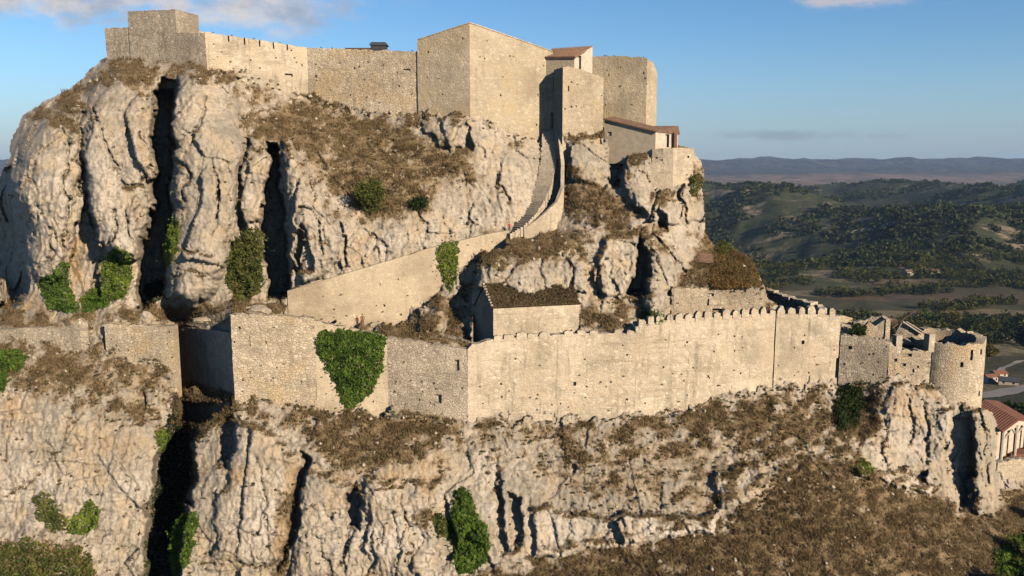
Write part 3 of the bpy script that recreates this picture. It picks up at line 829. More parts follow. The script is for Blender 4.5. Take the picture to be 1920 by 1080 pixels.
# ---------------------------------------------------------------- rock material
m_, t = new_mat('rock')
pos = t.n('ShaderNodeNewGeometry').outputs['Position']
A = lambda nm: t.n('ShaderNodeAttribute', attribute_name=nm).outputs['Fac']
n_big = t.noise(t.scale(pos, (.10, .10, .05)), 1, 5, .6)
n_med = t.noise(t.scale(pos, (.6, .6, .28)), 1, 6, .68, dist=.4)
n_fin = t.noise(pos, 3.2, 6, .72)
n_str = t.noise(t.scale(pos, (1.3, 1.3, .16)), 1, 5, .65)
n_grn = t.noise(pos, 1.9, 8, .82)
n_pit = t.noise(t.scale(pos, (1.6, 1.6, 1.1), (5, 5, 5)), 1, 4, .6)
col = t.mix(t.ramp(n_big, .36, .64), (.52, .44, .34), (.41, .345, .26))
col = t.mix(t.m('MULTIPLY', t.ramp(n_med, .48, .66), .8), col, (.255, .205, .145))
col = t.mix(t.m('MULTIPLY', t.ramp(n_str, .52, .72), .5), col, (.22, .19, .145))
col = t.mix(t.m('MULTIPLY', t.ramp(n_med, .5, .32), .45), col, (.53, .45, .35))
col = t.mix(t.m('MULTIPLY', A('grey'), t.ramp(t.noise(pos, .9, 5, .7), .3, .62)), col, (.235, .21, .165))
col = t.mix(t.m('MULTIPLY', A('pale'), t.ramp(n_med, .75, .35)), col, (.60, .53, .44))
col = t.mix(t.m('MULTIPLY', A('ochre'), t.ramp(n_med, .3, .55)), col, (.40, .25, .11))
col = t.mix(t.m('MULTIPLY', t.ramp(n_pit, .6, .7), .75), col, (.13, .11, .08))
col = t.mix(t.m('MULTIPLY', t.ramp(n_fin, .55, .75), .6), col, (.15, .125, .09))
col = t.mix(t.m('MULTIPLY', t.ramp(n_grn, .52, .63), .85), col, (.16, .135, .10))
col = t.mix(t.m('MULTIPLY', t.ramp(n_grn, .46, .36), .5), col, (.58, .50, .39))
col = t.mix(t.m('MULTIPLY', t.ramp(t.noise(t.scale(pos, (.3, .3, .2), (4, 4, 4)), 1, 4, .6), .5, .62), .5), col, (.46, .345, .205))
band = t.noise(t.scale(pos, (.05, .05, .75), (3, 1, 2)), 1, 5, .65)
col = t.mix(t.m('MULTIPLY', t.ramp(band, .52, .66), .45), col, (.30, .255, .195))
col = t.mix(t.m('MULTIPLY', t.ramp(t.noise(t.scale(pos, (1, 1, .8), (17, 3, 5)), .4, 6, .7), .5, .64), .55), col, (.25, .225, .18))
vg = t.m('ADD', A('veg'), t.m('MULTIPLY', t.m('SUBTRACT', t.noise(pos, .75, 6, .75), .5), 1.5))
gcol = t.mix(t.ramp(t.noise(pos, .35, 5, .65), .35, .65), (.17, .12, .062), (.28, .20, .11))
gcol = t.mix(t.m('MULTIPLY', t.ramp(n_fin, .45, .65), .7), gcol, (.06, .042, .02))
gcol = t.mix(t.m('MULTIPLY', t.ramp(t.noise(t.scale(pos, (1, 1, 1), (7, 7, 7)), .3, 4), .55, .7), .6), gcol, (.075, .07, .025))
soil = t.mix(t.ramp(n_fin, .4, .6), (.34, .265, .175), (.24, .18, .115))
col = t.mix(t.m('MULTIPLY', t.ramp(vg, .18, .38), .7), col, soil)
col = t.mix(t.ramp(vg, .42, .62), col, gcol)
hh = t.m('ADD', t.m('MULTIPLY', n_med, .8), t.m('MULTIPLY', n_fin, .5))
hh = t.m('ADD', hh, t.m('MULTIPLY', n_grn, .5))
finish(t, col, .95, hh, .9, .25, .1)
M['rock'] = m_

idx = -np.ones(PX.shape, np.int64)
VERT = P(PX, PY, YT)
fm = MASK[:-1, :-1] & MASK[1:, :-1] & MASK[:-1, 1:] & MASK[1:, 1:]
used = np.zeros_like(MASK)
used[:-1, :-1] |= fm; used[1:, :-1] |= fm; used[:-1, 1:] |= fm; used[1:, 1:] |= fm
idx[used] = np.arange(used.sum())
quads = np.stack([idx[:-1, :-1][fm], idx[1:, :-1][fm], idx[1:, 1:][fm], idx[:-1, 1:][fm]], -1)
hv = VERT[used]
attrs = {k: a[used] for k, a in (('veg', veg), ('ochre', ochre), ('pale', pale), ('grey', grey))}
# the far side of the rock: its upper edge runs back and down behind what the camera sees
fr = fm.astype(int)
topedge = np.zeros_like(fm); topedge[1:] = fm[1:] & ~fm[:-1]; topedge[0] = fm[0]
topedge[:, gx[:-1] > 1840] = False
ii, jj = np.nonzero(topedge)
a = idx[ii, jj]; b = idx[ii, jj + 1]
ring = np.unique(np.concatenate([a, b]))
back_of = {}
prev = ring
allv = [hv]; quads_all = [quads]
base_n = len(hv)
steps = [(4, -.2), (12, -1.5), (24, -7), (30, -40)]
cur = {int(r): int(r) for r in ring}
for (dy, dz) in steps:
    nv = hv[ring] + np.array([0, dy, dz]) + np.stack([0 * ring, .12 * dy * perlin(hv[ring, 0] * .2, 0 * ring + dy, 0 * ring, 3), .06 * dy * perlin(hv[ring, 0] * .25, 0 * ring + dy, 0 * ring + 5, 3)], -1)
    new = {int(r): base_n + k for k, r in enumerate(ring)}
    quads_all.append(np.array([[cur[int(p)], cur[int(q)], new[int(q)], new[int(p)]] for p, q in zip(a, b)]))
    allv.append(nv); base_n += len(nv); cur = new
    for k in attrs:
        attrs[k] = np.concatenate([attrs[k], np.full(len(nv), .3 if k == 'veg' else 0)])
hill = mesh_obj('rocky_hill', np.concatenate(allv), np.concatenate(quads_all), M['rock'], origin=(0, 0, 0), attrs=attrs)
tag(hill, 'pale limestone crag with vertical pillars and brown grassy ledges under the castle', 'hill', kind='structure')

# ---------------------------------------------------------------- masonry
def wall_points(pts):
    out = []
    for (x, tp, bs, Y) in pts:
        xm = float(P(x, (tp + bs) / 2, Y)[0])
        out.append((xm, float(Y), float(P(x, tp, Y)[2]), float(P(x, bs, Y)[2])))
    return out


def wall_at(pts, px):
    """(arc length, x, y) on the wall where the line of sight at photo column px meets it"""
    wp = wall_points(pts); xs = [p[0] for p in pts]
    s = [0]
    for a, b in zip(wp, wp[1:]):
        s.append(s[-1] + math.hypot(b[0] - a[0], b[1] - a[1]))
    Y = float(wall_Y(pts, px)); 
    i = max(0, min(len(xs) - 2, int(np.searchsorted(xs, px)) - 1))
    tt = (Y - wp[i][1]) / (wp[i + 1][1] - wp[i][1]) if abs(wp[i + 1][1] - wp[i][1]) > 1e-6 else (px - xs[i]) / (xs[i + 1] - xs[i])
    return s[i] + tt * (s[i + 1] - s[i]), wp[i][0] + tt * (wp[i + 1][0] - wp[i][0]), Y


def wall(name, pts, mat, thick=1.2, drop=3.0, ragged=.15, holes=(), parent=None, res=.5, rough=.05, seed=0, back_drop=None, chip=0.0, pits=0):
    """a standing wall that follows pts; holes: (photo x, photo y, width m, height m, depth m)"""
    wp = wall_points(pts)
    seg = [math.hypot(b[0] - a[0], b[1] - a[1]) for a, b in zip(wp, wp[1:])]
    s = np.concatenate([[0], np.cumsum(seg)])
    rh = random.Random(seed * 7 + 1)
    holes = list(holes)
    for _ in range(pits):
        u_ = rh.uniform(.04, .96); px_ = pts[0][0] + u_ * (pts[-1][0] - pts[0][0])
        t_ = np.interp(px_, [p[0] for p in pts], [p[1] for p in pts]); b_ = np.interp(px_, [p[0] for p in pts], [p[2] for p in pts])
        holes.append((px_, t_ + (b_ - t_) * rh.uniform(.12, .9), rh.uniform(.16, .34), rh.uniform(.16, .34), rh.uniform(.2, .4)))
    hl = []
    for (hx, hy, hw, hh_, hd) in holes:
        s0, x0, y0 = wall_at(pts, hx)
        z0 = float(P(hx, hy, y0)[2])
        hl.append((s0 - hw / 2, s0 + hw / 2, z0 - hh_ / 2, z0 + hh_ / 2, hd))
    cols = set(np.round(s, 4))
    for k in range(len(seg)):
        n = max(1, int(round(seg[k] / res)))
        cols |= set(np.round(np.linspace(s[k], s[k + 1], n + 1), 4))
    hc = set()
    for h in hl:
        hc |= {round(h[0], 4), round(h[1], 4)}
    cols = np.array(sorted(c for c in cols if c in hc or all(abs(c - q) > .06 for q in hc) or c in (round(s[0], 4), round(s[-1], 4))) + [c for c in hc if c not in cols])
    cols = np.unique(np.clip(cols, 0, s[-1]))
    X = np.interp(cols, s, [p[0] for p in wp]); Yy = np.interp(cols, s, [p[1] for p in wp])
    zt = np.interp(cols, s, [p[2] for p in wp]); zb = min(p[3] for p in wp) - drop
    zt = zt + ragged * (1.3 * perlin(cols * .9, 0 * cols + seed, 0 * cols, 7) + .8 * perlin(cols * 2.7, 0 * cols + seed, 0 * cols, 8))
    if chip:
        zt = zt - chip * np.maximum(0, perlin(cols * .45, 0 * cols + seed + 3, 0 * cols, 9) - .1) * 3
    # outward normals
    nx = np.zeros_like(cols); ny = np.zeros_like(cols)
    for k in range(len(seg)):
        dx = (wp[k + 1][0] - wp[k][0]) / seg[k]; dy = (wp[k + 1][1] - wp[k][1]) / seg[k]
        m1 = (cols >= s[k] - 1e-3) & (cols <= s[k + 1] + 1e-3)
        nx[m1] += dy; ny[m1] += -dx
    L = np.hypot(nx, ny); nx /= L; ny /= L
    lev = list(np.arange(zb, zt.max() + res, res))
    hz = set()
    for h in hl:
        hz |= {h[2], h[3]}
    lev = np.array(sorted([q for q in lev if all(abs(q - r) > .08 for r in hz)] + list(hz)))
    nc, nr = len(cols), len(lev)
    Z = np.minimum(lev[None, :], zt[:, None])
    Z[:, -1] = zt
    off = rough * 2.0 * perlin(cols[:, None] * 1.1 + 0 * Z, Z * 1.1, 0 * Z + seed, 13) + rough * 1.4 * perlin(cols[:, None] * 3 + 0 * Z, Z * 3, 0 * Z + seed, 14)
    off = off + (2.6 * rough if rough > .025 else 0) * perlin(cols[:, None] * .22 + 0 * Z, Z * .22, 0 * Z + seed, 15)
    VX = X[:, None] + nx[:, None] * off; VY = Yy[:, None] + ny[:, None] * off
    verts = np.stack([VX, VY, Z], -1).reshape(-1, 3).tolist()
    I = lambda i, j: i * nr + j
    faces = []
    nb = len(verts)
    bz = zb if back_drop is None else None
    for i in range(nc):                      # back: top and bottom
        verts.append((X[i] - nx[i] * thick, Yy[i] - ny[i] * thick, zt[i]))
        verts.append((X[i] - nx[i] * thick, Yy[i] - ny[i] * thick, zb))
    T = lambda i: nb + 2 * i
    B = lambda i: nb + 2 * i + 1
    for i in range(nc - 1):
        cm = (cols[i] + cols[i + 1]) / 2
        for j in range(nr - 1):
            if Z[i, j + 1] - Z[i, j] < 1e-4 and Z[i + 1, j + 1] - Z[i + 1, j] < 1e-4:
                continue
            zm = (lev[j] + lev[j + 1]) / 2
            hit = [h for h in hl if h[0] < cm < h[1] and h[2] < zm < h[3]]
            if hit:
                dd = hit[0][4]
                q = [I(i, j), I(i + 1, j), I(i + 1, j + 1), I(i, j + 1)]
                b0 = len(verts)
                for vi in q:
                    ci = i if vi < (i + 1) * nr else i + 1
                    verts.append((verts[vi][0] - nx[ci] * dd, verts[vi][1] - ny[ci] * dd, verts[vi][2]))
                faces.append((b0, b0 + 1, b0 + 2, b0 + 3))
                inside = lambda cc, zz: any(h[0] < cc < h[1] and h[2] < zz < h[3] for h in hl)
                cl = (cols[i - 1] + cols[i]) / 2 if i else -9
                cr = (cols[i + 1] + cols[i + 2]) / 2 if i + 2 < nc else -9
                zl = (lev[j - 1] + lev[j]) / 2 if j else -999
                zu = (lev[j + 1] + lev[j + 2]) / 2 if j + 2 < nr else -999
                if not inside(cl, zm): faces.append((q[0], b0, b0 + 3, q[3]))
                if not inside(cr, zm): faces.append((q[1], q[2], b0 + 2, b0 + 1))
                if not inside(cm, zl): faces.append((q[0], q[1], b0 + 1, b0))
                if not inside(cm, zu): faces.append((q[3], b0 + 3, b0 + 2, q[2]))
                continue
            faces.append((I(i, j), I(i + 1, j), I(i + 1, j + 1), I(i, j + 1)))
        faces.append((I(i, nr - 1), I(i + 1, nr - 1), T(i + 1), T(i)))
        faces.append((T(i), T(i + 1), B(i + 1), B(i)))
    faces.append(tuple([I(0, j) for j in range(nr - 1, -1, -1)] + [B(0), T(0)][::1]))
    faces.append(tuple([I(nc - 1, j) for j in range(nr)] + [T(nc - 1), B(nc - 1)]))
    return mesh_obj(name, verts, faces, mat, parent)


def merlons(parent, pts, x0, x1, pitch_px, w_m, h_m, d_m, mat, seed=1, skip=()):
    """rounded teeth along the crest between photo columns x0 and x1"""
    x = x0; k = 0
    r = random.Random(seed)
    while x < x1:
        s0, cx, cy = wall_at(pts, x)
        xs = [p[0] for p in pts]
        zt = float(P(x, np.interp(x, xs, [p[1] for p in pts]), cy)[2])
        _, ax, ay = wall_at(pts, min(x + 6, xs[-1])); _, bx, by = wall_at(pts, max(x - 6, xs[0]))
        dx, dy = ax - bx, ay - by; L = math.hypot(dx, dy); dx /= L; dy /= L
        if k not in skip:
            ww = w_m * r.uniform(.78, 1.1); hh_ = h_m * r.uniform(.55, 1.15); sh = r.uniform(.25, .5); tilt = r.uniform(-.12, .12)
            sh = r.uniform(.35, .8); pk = r.uniform(-.2, .2)
            prof = [(-.5, -.6), (-.5, sh), (-.4, min(1, sh + .25 + tilt)), (pk - .12, r.uniform(.85, 1.1)), (pk + .14, r.uniform(.8, 1.05)), (.42, sh + .1 - tilt), (.5, sh * r.uniform(.6, 1)), (.5, -.6)]
            v = []; n = len(prof)
            for dd in (.06, -d_m):
                for (u, q) in prof:
                    uu = u * ww + r.uniform(-.03, .03)
                    v.append((cx + dx * uu + dy * dd, cy + dy * uu - dx * dd, zt + (q if q > 0 else q) * hh_))
            f = [tuple(range(n)), tuple(range(n, 2 * n))[::-1]] + [(i, i + n, (i + 1) % n + n, (i + 1) % n) for i in range(n)]
            mesh_obj('merlon', v, f, mat, parent)
        x += pitch_px * r.uniform(.92, 1.08); k += 1


def wall_thing(name, key, mat, label, cat='wall', **kw):
    o = wall(name, WALLS[key], mat, **kw)
    return tag(o, label, cat)


# upper castle
tu_ = WALLS['turret_box']
e = thing('watch_turret', V(290, 120, 138), 'square stone turret with a taller block, topping the cliff at its left end', 'turret')
wall('low_wall', WALLS['turret_left'], M['stone_grey'], 2.5, 3, .3, parent=e, seed=1)
wall('tower_block', WALLS['turret_box'], M['stone_grey'], 5.5, 4, .22, parent=e, seed=2)
wall('parapet', WALLS['turret_right'], M['stone_grey'], 3.0, 5, .12, parent=e, seed=3)
o = wall('merlon_base', [(331, 44, 70, 139.5), (350, 50, 70, 140.2), (386, 61, 75, 141.5)], M['stone_new'], 1.0, 1, .05, parent=e, seed=4)
o.name = 'rear_parapet'

e = wall_thing('curtain_wall', 'curtain', M['stone_new'], 'bright stone curtain wall sloping down from the square turret, with thin loopholes in its crest', pits=6, thick=2.0, drop=5, ragged=.2, chip=.12, seed=5,
               holes=[(430, 71, .22, 1.3, .8), (460, 76, .22, 1.3, .8), (488, 80, .22, 1.3, .8), (514, 84, .22, 1.3, .8), (540, 88, .22, 1.1, .8), (541, 141, 1.3, .5, .5)])
wall_thing('curtain_wall', 'curtain_rear', M['stone_rubble'], 'weathered rubble curtain wall joining the bright sloping wall to the big corner tower', pits=12, thick=2.0, drop=5, ragged=.28, chip=.2, seed=6,
           holes=[(665, 128, .35, .4, .5), (592, 143, .4, .4, .5), (763, 131, 1.3, .3, .3)])
e = wall_thing('keep', 'keep', M['stone_keep'], 'tall cornered castle tower with sloping tops and a sharp vertical edge', 'tower', pits=16, thick=1.1, drop=5, ragged=.06, seed=7, rough=.03,
               holes=[(803, 98, .3, .4, .4), (868, 72, .3, .35, .4)])
# coping along the two sloping tops
cp = MB()
for (a, b, q) in (((783, 75.5, 139.2), (881, 43.5, 136.2), 0), ((881, 43.5, 136.2), (960, 70.5, 139.4), 1), ((960, 70.5, 139.4), (1036, 97.5, 142.6), 1)):
    p0 = V(*a); p1 = V(*b)
    cp.bar(p0 + Vector((0, .1, .08)), p1 + Vector((0, .1, .08)), .14, 5)
cp.build('coping', M['stone_rubble'], e)

# the small chimney hut that looks over the rear curtain
e = thing('roof_hut', V(710, 96, 147), 'small dark box hut with a flat lid peeping over the rubble curtain wall', 'hut')
b = MB(); b.box(V(711, 94, 146), (2.6, 2.2, 2.4)); b.build('cabin', M['metal'], e)
b = MB(); b.box(V(711, 85, 146), (3.0, 2.6, .25)); b.build('lid', M['slate'], e)
b = MB(); b.box(V(678, 93, 146), (5.5, 2.0, .3)); b.build('ledge', M['wood'], e)

# tile-roofed house over the gate recess
e = thing('tiled_house', V(1062, 246, 142), 'narrow stone house with a reddish tiled roof above the shaded gate recess', 'house')
hw = wall('front_wall', WALLS['house_lower'], M['stone_keep'], 1.0, 3, 0, parent=e, seed=8, rough=.02,
          holes=[(1040, 226, 1.5, 2.6, 1.6), (1044, 156, 1.2, 2.2, 1.0), (1044, 190, .5, .5, .5)])
gp = [(1076, 106, 250, 139.6), (1092, 97, 250, 141.2), (1110, 88, 250, 143.2)]
wall('gable_wall', gp, M['white_wall'], .5, 2, 0, parent=e, seed=9, rough=.015, holes=[(1086, 117, .9, 2.2, .5)])
wall('upper_wall', [(1023, 107, 140, 141.9), (1076, 107, 150, 139.6)], M['stone_keep'], .5, -.6, 0, parent=e, seed=9, rough=.015)
r0, r1, r2, r3 = V(1021, 108, 141.7), V(1078, 107, 139.2), V(1111, 87, 143.4), V(1034, 92, 146.0)
rb = MB().slab([r0, r1, r2, r3], .25).build('roof', M['tiles'], e)
tl = MB()
for k in range(15):
    u = (k + .5) / 15
    a = r0.lerp(r1, u) + Vector((0, 0, .06)); c = r3.lerp(r2, u) + Vector((0, 0, .06))
    tl.bar(a, c, .13, 5)
tl.build('roof_tiles', M['tiles'], rb)

e = wall_thing('gate_tower', 'gate_block', M['stone_keep'], 'square stone gate tower whose left side shades the doorway recess', 'tower', pits=5, thick=3.6, drop=5, ragged=.16, seed=10, rough=.03,
               holes=[(1066, 166, .22, .9, .5), (1072, 200, .3, .3, .3)])
e = wall_thing('rear_tower', 'back_tower', M['stone_keep'], 'broad rear castle tower with a rounded outer corner above the lean-to', 'tower', pits=8, thick=5, drop=4, ragged=.28, chip=.2, seed=11, rough=.03)

# lean-to
e = thing('lean_to', V(1200, 280, 141), 'low lean-to with a sloping tiled roof and a bright gable end beside the rear tower', 'outbuilding')
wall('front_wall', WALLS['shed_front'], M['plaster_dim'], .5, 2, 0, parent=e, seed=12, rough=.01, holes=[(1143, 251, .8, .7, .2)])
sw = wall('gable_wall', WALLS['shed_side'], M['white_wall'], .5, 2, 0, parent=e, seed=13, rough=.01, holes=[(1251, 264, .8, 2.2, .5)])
q = [V(1131, 222, 142.2), V(1231, 246, 137.9), V(1275, 250, 140.4), V(1240, 232, 147)]
MB().slab([q[0], q[1], V(1236, 239, 141), V(1150, 218, 145)], .22).build('roof', M['tiles'], e)
MB().slab([V(1229, 245, 138.2), V(1275, 250, 140.3), V(1272, 236, 143.6), V(1226, 236, 142)], .25).build('roof', M['tiles'], e)
MB().bar(V(1266, 249, 139.6), V(1266, 284, 139.6), .35, 5).build('post', M['tiles_red'], e)
wall_thing('revetment_wall', 'revetment', M['stone_new'], 'pale masonry retaining wall bracing the cliff edge under the bright lean-to gable', thick=2, drop=3, ragged=.12, seed=14,
           holes=[(1290, 294, .35, .4, .4), (1231, 296, .3, .3, .3), (1241, 300, .3, .3, .3)])

# stair
PATH = [(1029, 246, 141.3), (1030, 268, 139.9), (1029, 292, 138.3), (1025, 320, 136.4), (1018, 348, 134.3), (1007, 376, 132.2), (991, 402, 130.2), (968, 426, 128.0), (945, 440, 126.6)]
pw = [V(*p) for p in PATH]
b = MB(); cum = [0]
for a, c in zip(pw, pw[1:]):
    cum.append(cum[-1] + (c - a).length)
nstep = 44
zs = [p.z for p in pw]
for k in range(nstep):
    d0 = cum[-1] * (k + .5) / nstep
    x = np.interp(d0, cum, [p.x for p in pw]); y = np.interp(d0, cum, [p.y for p in pw]); z = np.interp(d0, cum, zs)
    d1 = min(cum[-1], d0 + .3); d2 = max(0, d0 - .3)
    dx = np.interp(d1, cum, [p.x for p in pw]) - np.interp(d2, cum, [p.x for p in pw]); dy = np.interp(d1, cum, [p.y for p in pw]) - np.interp(d2, cum, [p.y for p in pw])
    b.box((x + .1, y, z - .6 + random.uniform(-.03, .03)), (2.8 + random.uniform(-.25, .25), cum[-1] / nstep * .95, 1.5), math.atan2(dy, dx) + PI / 2)
tag(b.build('stone_stairway', M['step_stone']), 'steep worn stone steps climbing from the ramp to the castle doorway', 'stairs')
wall_thing('stair_parapet', 'stair_wall', M['stone_new'], 'curved pale parapet wall guarding the steep stone steps', thick=.55, drop=3, ragged=.12, seed=15)
wall_thing('ramp_wall', 'ramp_wall', M['stone_ramp'], 'long sunlit ramp wall curving upward to the stairs, ivy on its upper part', pits=8, thick=.6, drop=3, ragged=.14, seed=16, rough=.04,
           holes=[(720, 573, .35, .35, .4), (751, 590, .3, .3, .4)])

# lower enclosure
wall_thing('ledge_wall', 'ledge_wall', M['stone_grey'], 'low crumbling field wall at the far left of the rock terrace', thick=1.0, drop=2, ragged=.3, seed=17)
wall_thing('west_wall', 'west_wall', M['stone_rubble'], 'rubble wall left of the dark shaded gap, brown scrub at its foot', pits=6, thick=1.6, drop=4.5, chip=.25, ragged=.25, seed=18)
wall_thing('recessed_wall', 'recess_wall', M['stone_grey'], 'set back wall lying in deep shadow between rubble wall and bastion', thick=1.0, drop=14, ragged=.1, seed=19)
e = wall_thing('bastion', 'bastion', M['stone_rubble'], 'square rubble bastion left of the heart shaped ivy, with a plastered lower half', 'bastion', pits=8, thick=1.4, drop=4, ragged=.3, chip=.15, seed=20,
               holes=[(451, 615, .4, .4, .5), (470, 640, .12, 1.6, .2)])
wall_thing('ivy_wall', 'ivy_wall', M['stone_ramp'], 'wall stretch mostly hidden under the big heart shaped ivy', thick=1.2, drop=4, ragged=.3, chip=.15, seed=21)
wall_thing('rough_wall', 'rough_wall', M['stone_grey'], 'dim grey rubble wall right of the ivy, patched and holed', pits=12, thick=1.2, drop=4, ragged=.2, seed=22, chip=.2,
           holes=[(857, 685, .7, 1.6, .4), (821, 748, 1.0, 1.3, .5)])
e = wall_thing('outer_wall', 'main_wall', M['stone_new'], 'pale plastered outer wall in front of the turf roofed chapel, with stubby worn merlons', pits=16, thick=1.2, drop=4, ragged=.22, chip=.12, seed=23,
               holes=[(1077, 720, .6, .6, .5), (1100, 725, .3, .3, .3), (1175, 665, .3, .3, .3)])
merlons(e, WALLS['main_wall'], 934, 1184, 22, 1.4, .6, .6, M['stone_new'], 3, skip=(5, 9))
e = wall_thing('outer_wall', 'crest_wall', M['stone_new'], 'tall pale outer wall below the overgrown barn, with a row of pointed merlons', pits=16, thick=1.2, drop=4, ragged=.22, chip=.12, seed=24,
               holes=[(1390, 700, .3, .3, .3), (1300, 690, .25, .25, .3)])
merlons(e, WALLS['crest_wall'], 1202, 1448, 17.5, 1.15, .95, .6, M['stone_new'], 5)
e = wall_thing('outer_wall', 'crest_wall_east', M['stone_new'], 'pale outer wall section with five wide rounded merlons and a square drain hole', pits=6, thick=1.2, drop=4, ragged=.22, chip=.12, seed=25,
               holes=[(1505, 642, .5, .6, .6), (1571, 690, .35, 3.2, .4)])
merlons(e, WALLS['crest_wall_east'], 1461, 1572, 19, 1.2, 1.15, .7, M['stone_new'], 6)
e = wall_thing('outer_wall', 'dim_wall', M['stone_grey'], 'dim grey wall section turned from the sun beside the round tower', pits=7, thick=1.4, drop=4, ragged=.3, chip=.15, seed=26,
               holes=[(1593, 652, .5, .6, .6)])

# round tower
rc = P(1772, 640, 125.2); RAD = 5.5
rz_t = float(P(1772, 646, 125.2 - RAD)[2]); rz_b = float(P(1772, 775, 125.2 - RAD)[2]) - 11
e = thing('round_tower', (float(rc[0]), float(rc[1]), rz_b + 11), 'round hollow stone tower with open top at the wall corner above the rock', 'tower')
ang = np.linspace(0, 2 * PI, 73)[:-1]
nz_ = 26
v = []; f = []
for j in range(nz_ + 1):
    for i, a in enumerate(ang):
        top = rz_t + .55 * float(perlin(i * .31, 2.2, 0, 5)) + .7 * float(perlin(i * .9, 5.2, 0, 5)) + (.5 if math.cos(a - .5) > .2 else 0)
        z = rz_b + (top - rz_b) * j / nz_
        r = RAD + .12 + .07 * float(perlin(i * .5, z * 1.1, 3, 6)) + .04 * (1 - j / nz_) * 6 * .5
        v.append((rc[0] + r * math.cos(a), rc[1] + r * math.sin(a), z))
n = len(ang)
skip = set()
for deg, j0, j1 in ((-82, 23, 24), (-78, 23, 24), (-62, 24, 24), (-57, 16, 16), (-97, 22, 22)):
    i0 = int(round((deg % 360) / 5)) % n
    for j in range(j0, j1 + 1):
        skip.add((i0, j))
for j in range(nz_):
    for i in range(n):
        q = (j * n + i, j * n + (i + 1) % n, (j + 1) * n + (i + 1) % n, (j + 1) * n + i)
        if (i, j) in skip:
            b0 = len(v)
            for k in q:
                p = v[k]; sc_ = 1 - .9 / RAD
                v.append((rc[0] + (p[0] - rc[0]) * sc_, rc[1] + (p[1] - rc[1]) * sc_, p[2]))
            f += [(q[0], q[1], b0 + 1, b0), (q[1], q[2], b0 + 2, b0 + 1), (q[2], q[3], b0 + 3, b0 + 2), (q[3], q[0], b0, b0 + 3), (b0, b0 + 1, b0 + 2, b0 + 3)]
        else:
            f.append(q)
b0 = len(v)
for i, a in enumerate(ang):
    zt_ = v[nz_ * n + i][2]
    v.append((rc[0] + (RAD - 1.1) * math.cos(a), rc[1] + (RAD - 1.1) * math.sin(a), zt_ - .05))
for i, a in enumerate(ang):
    v.append((rc[0] + (RAD - 1.1) * math.cos(a), rc[1] + (RAD - 1.1) * math.sin(a), rz_t - 1.6))
for i in range(n):
    k = (i + 1) % n
    f.append((nz_ * n + i, nz_ * n + k, b0 + k, b0 + i)); f.append((b0 + i, b0 + k, b0 + n + k, b0 + n + i))
mesh_obj('wall', v, f, M['stone_rubble'], e)
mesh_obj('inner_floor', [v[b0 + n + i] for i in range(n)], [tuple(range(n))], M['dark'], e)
e = thing('ruined_window_wall', V(1706, 712, 120), 'broken masonry between dim wall and round tower, with a wide empty window', 'wall')
wall('lower_wall', WALLS['tower_flank'], M['stone_rubble'], 1.4, 4, .45, parent=e, seed=27, chip=.4, rough=.12,
     holes=[(1700, 666, 1.6, .5, .5), (1678, 675, .7, .5, .4), (1694, 684, .9, .5, .4), (1684, 702, .5, .4, .4), (1722, 688, .4, .4, .3)])
b = MB(); b.box(V(1685, 645, 119.9) + Vector((0, .5, 0)), (.95, 1.1, 2.6), .1); b.box(V(1744, 643, 121) + Vector((0, .3, 0)), (1.0, 1.2, 2.8), .2); b.build('jamb', M['stone_new'], e)
b = MB(); b.slab([V(1686, 640, 123.4), V(1748, 645, 124.2), V(1748, 640, 125.6), V(1686, 632, 125.0)], .4); b.build('far_lintel', M['stone_grey'], e)

# ruins behind the merlons
e = thing('ruined_range', V(1500, 590, 134), 'ruined roofless wall in shade with bright broken crest behind the rounded merlons', 'ruin')
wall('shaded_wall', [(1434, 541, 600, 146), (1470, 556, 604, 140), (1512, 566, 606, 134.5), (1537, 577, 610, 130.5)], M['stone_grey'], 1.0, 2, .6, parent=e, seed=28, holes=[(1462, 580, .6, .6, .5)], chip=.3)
for q_ in ((1478, 558, 139.5, 2.0, 1.4, .5), (1520, 569, 133.6, 2.3, 1.3, .55), (1502, 565, 136.5, 1.4, 1.1, .7), (1450, 547, 144, 1.6, 1.2, .5)):
    MB().box(V(*q_[:3]), q_[3:], .7).build('cap_stone', M['stone_new'], e)
wall('end_wall', [(1531, 578, 606, 129.6), (1546, 576, 606, 129.2), (1557, 582, 606, 129.4)], M['white_wall'], 1.0, 2, .15, parent=e, seed=29)
wall('rear_wall', [(1557, 590, 612, 128), (1580, 592, 614, 128.6), (1598, 596, 616, 129.2)], M['stone_rubble'], .8, 2, .25, parent=e, seed=30)
e = thing('ruined_turret', V(1630, 636, 123), 'broken turret stub with scrub on top behind the dim wall', 'ruin')
wall('front_wall', [(1596, 617, 640, 123.2), (1613, 613, 640, 122.7), (1628, 606, 640, 122.4), (1640, 612, 640, 122.2), (1657, 600, 642, 121.8)], M['stone_rubble'], 1.0, 2, .5, parent=e, seed=31, chip=.5)
wall('back_wall', [(1600, 604, 630, 126), (1626, 598, 630, 126), (1652, 592, 630, 125.2), (1660, 600, 640, 124)], M['stone_grey'], .8, 2, .5, parent=e, seed=32, chip=.5)
e = thing('ruined_shed', V(1705, 630, 127), 'collapsed shed gable with bare pale rafters beside the ruined turret', 'ruin')
wall('gable_wall', [(1679, 621, 642, 126), (1694, 604, 642, 125.6), (1712, 617, 642, 125.3), (1722, 624, 642, 125)], M['stone_grey'], .5, 2, .1, parent=e, seed=33)
for (a, c, r_) in (((1692, 603, 125.3), (1727, 626, 124.7), .2), ((1692, 603, 125.3), (1682, 621, 125.6), .12), ((1699, 603, 127), (1733, 624, 126.6), .13)):
    MB().bar(V(*a), V(*c), r_, 5).build('rafter', M['concrete'], e)
MB().bar(V(1672, 616, 125), V(1722, 577, 128), .16, 5, .05).build('leaning_beam', M['wood'], e)
